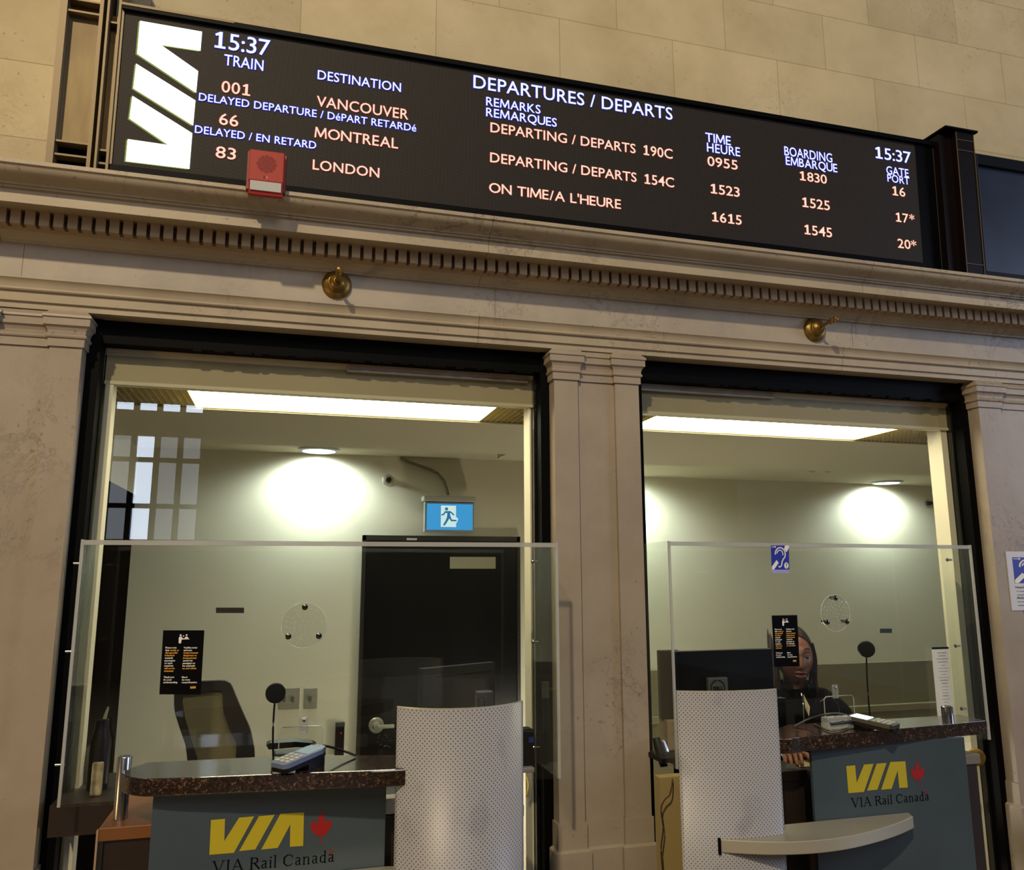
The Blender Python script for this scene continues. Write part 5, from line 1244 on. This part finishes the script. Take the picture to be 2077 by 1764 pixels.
    base = Vector((sh.x, sh.y, 0))
    p0 = add((sh.x, sh.y, .72), .16, .13); p1_ = add((sh.x, sh.y, .92), .15, .115); p2_ = add((sh.x, sh.y, 1.06), .15, .115); p3 = add(sh+up*.0, .115, .105); p4 = add(sh+up*.055, .080, .078)
    E += [(p0, p1_), (p1_, p2_), (p2_, p3), (p3, p4)]
    for s, w_ in ((-1, wr[0]), (1, wr[1])):
        a = add(sh+rt*(s*.11)+up*.0, .068); c = add(sh+rt*(s*.175)-up*.040, .062); e = add(sh+rt*(s*.20)-up*.18+f*.02, .047)
        el = add(Vector((sh+rt*(s*.20)).to_tuple()[:2]+(1.09,))+f*.05, .042); m_ = add((V[el]+w_)/2+up*.01, .037); k = add(w_-Vector((0, 0, 0)), .031)
        E += [(p3, a), (a, c), (c, e), (e, el), (el, m_), (m_, k)]
    me = bpy.data.meshes.new('jacket'); me.from_pydata([v for v in V], E, []); me.materials.append(jack)
    o = bpy.data.objects.new('jacket', me); COL.objects.link(o); o.parent = r; o.matrix_parent_inverse = Matrix.Translation(-r.location)
    sk = o.modifiers.new('k', 'SKIN'); sk.use_smooth_shade = True; ss = o.modifiers.new('s', 'SUBSURF'); ss.levels = 2; ss.render_levels = 2
    for i, v in enumerate(me.skin_vertices[0].data): v.radius = Rr[i]; v.use_root = (i == 0)
    # stand-up collar, open in front
    bm = bmesh.new(); prev = None; cc = sh+up*.055+f*.012
    for i in range(33):
        th = math.radians(22)+math.radians(316)*i/32
        d = rt*math.sin(th)+f*math.cos(th); row = [bm.verts.new(cc+d*rad+up*z) for rad, z in ((.070, -.03), (.066, .005), (.072, .030), (.078, .012), (.084, -.02))]
        if prev:
            for k in range(4): bm.faces.new((prev[k], prev[k+1], row[k+1], row[k]))
        prev = row
    me = bpy.data.meshes.new('collar'); bm.to_mesh(me); bm.free(); me.materials.append(jack)
    for p in me.polygons: p.use_smooth = True
    o = bpy.data.objects.new('collar', me); COL.objects.link(o); o.parent = r; o.matrix_parent_inverse = Matrix.Translation(-r.location); so = o.modifiers.new('s', 'SOLIDIFY'); so.thickness = .006
    # zip with puller, sleeve piping
    b = MB(); z0 = sh+f*.105
    b.tube([z0+up*.05-f*.012+rt*.0, z0+up*.01+f*.006, z0-up*.06+f*.02-rt*.006, z0-up*.14+f*.022-rt*.012], .0022, 6); b.build('zip', mat('zip_metal', (150, 148, 140), .3, metal=1), r)
    b = MB(); b.box(-.004, .004, -.002, .002, -.014, .014, .001, Matrix.Translation(z0+up*.03+f*.004)); b.build('zip_puller', CHROME, r)
    b = MB(); b.tube([Vector(q) for q in smooth3([tuple(sh+rt*.07+f*.095+up*.02), tuple(sh+rt*.115+f*.075+up*.035), tuple(sh+rt*.15+f*.06-up*.01), tuple(sh+rt*.135+f*.08-up*.08)], 5)], .002, 6); b.build('shoulder_piping', mat('grey_piping', (70, 74, 78), .6), r)
    b = MB(); b.prism([z0+rt*.012+up*.045-f*.03, z0+rt*.028+up*.0-f*.006, z0+rt*.020-up*.035+f*.004, z0+rt*.008-up*.0], -f*.004, None); b.build('shirt', mat('pale_shirt', (170, 150, 120), .6), r)
    return hc
HC = person()
# clerk's chair, only its top edge shows left of the notice
r = empty('office_chair', (HC.x-.06, .55, 0), 'dark office chair top edge behind the clerk', 'chair')
for (x, yt, wd_) in ((1557, 1275, .006), (1561.5, 1283, .013)):
    q = at(x, yt, Y=.62); b = MB(); b.tube([(q.x, .62, 1.02), (q.x+.001, .62, 1.25), (q.x, .62, q.z-.03), (q.x, .62, q.z)], [wd_, wd_, wd_*.8, .001], 10); b.build('back_upright', mat('chair_brown', (40, 30, 18), .5), r, smooth=True)
q = at(1600, 1400, Y=.60); MB().box(q.x-.12, q.x+.12, .58, .63, .85, 1.12, .02).build('backrest', BLK, r); MB().box(q.x-.22, q.x+.22, .30, .62, .60, .68, .02).build('seat', BLK, r)
MB().tube([(q.x, .5, .03), (q.x, .5, .61)], .03, 12).build('gas_post', BLK, r); MB().lathe((q.x, .5, 0), (0, 0, 1), [(0, .24), (.03, .24), (.04, .05)], 20).build('base', BLK, r)
# papers under her hands
q = at(1600, 1556, Z=1.036); tag(MB().box(q.x-.05, q.x+.10, q.y-.01, q.y+.07, 1.0355, 1.042, .002).build('paper_stack', mat('cream_paper', (196, 176, 120), .6)), 'cream papers on the dark desk by the right counter gap', 'papers')
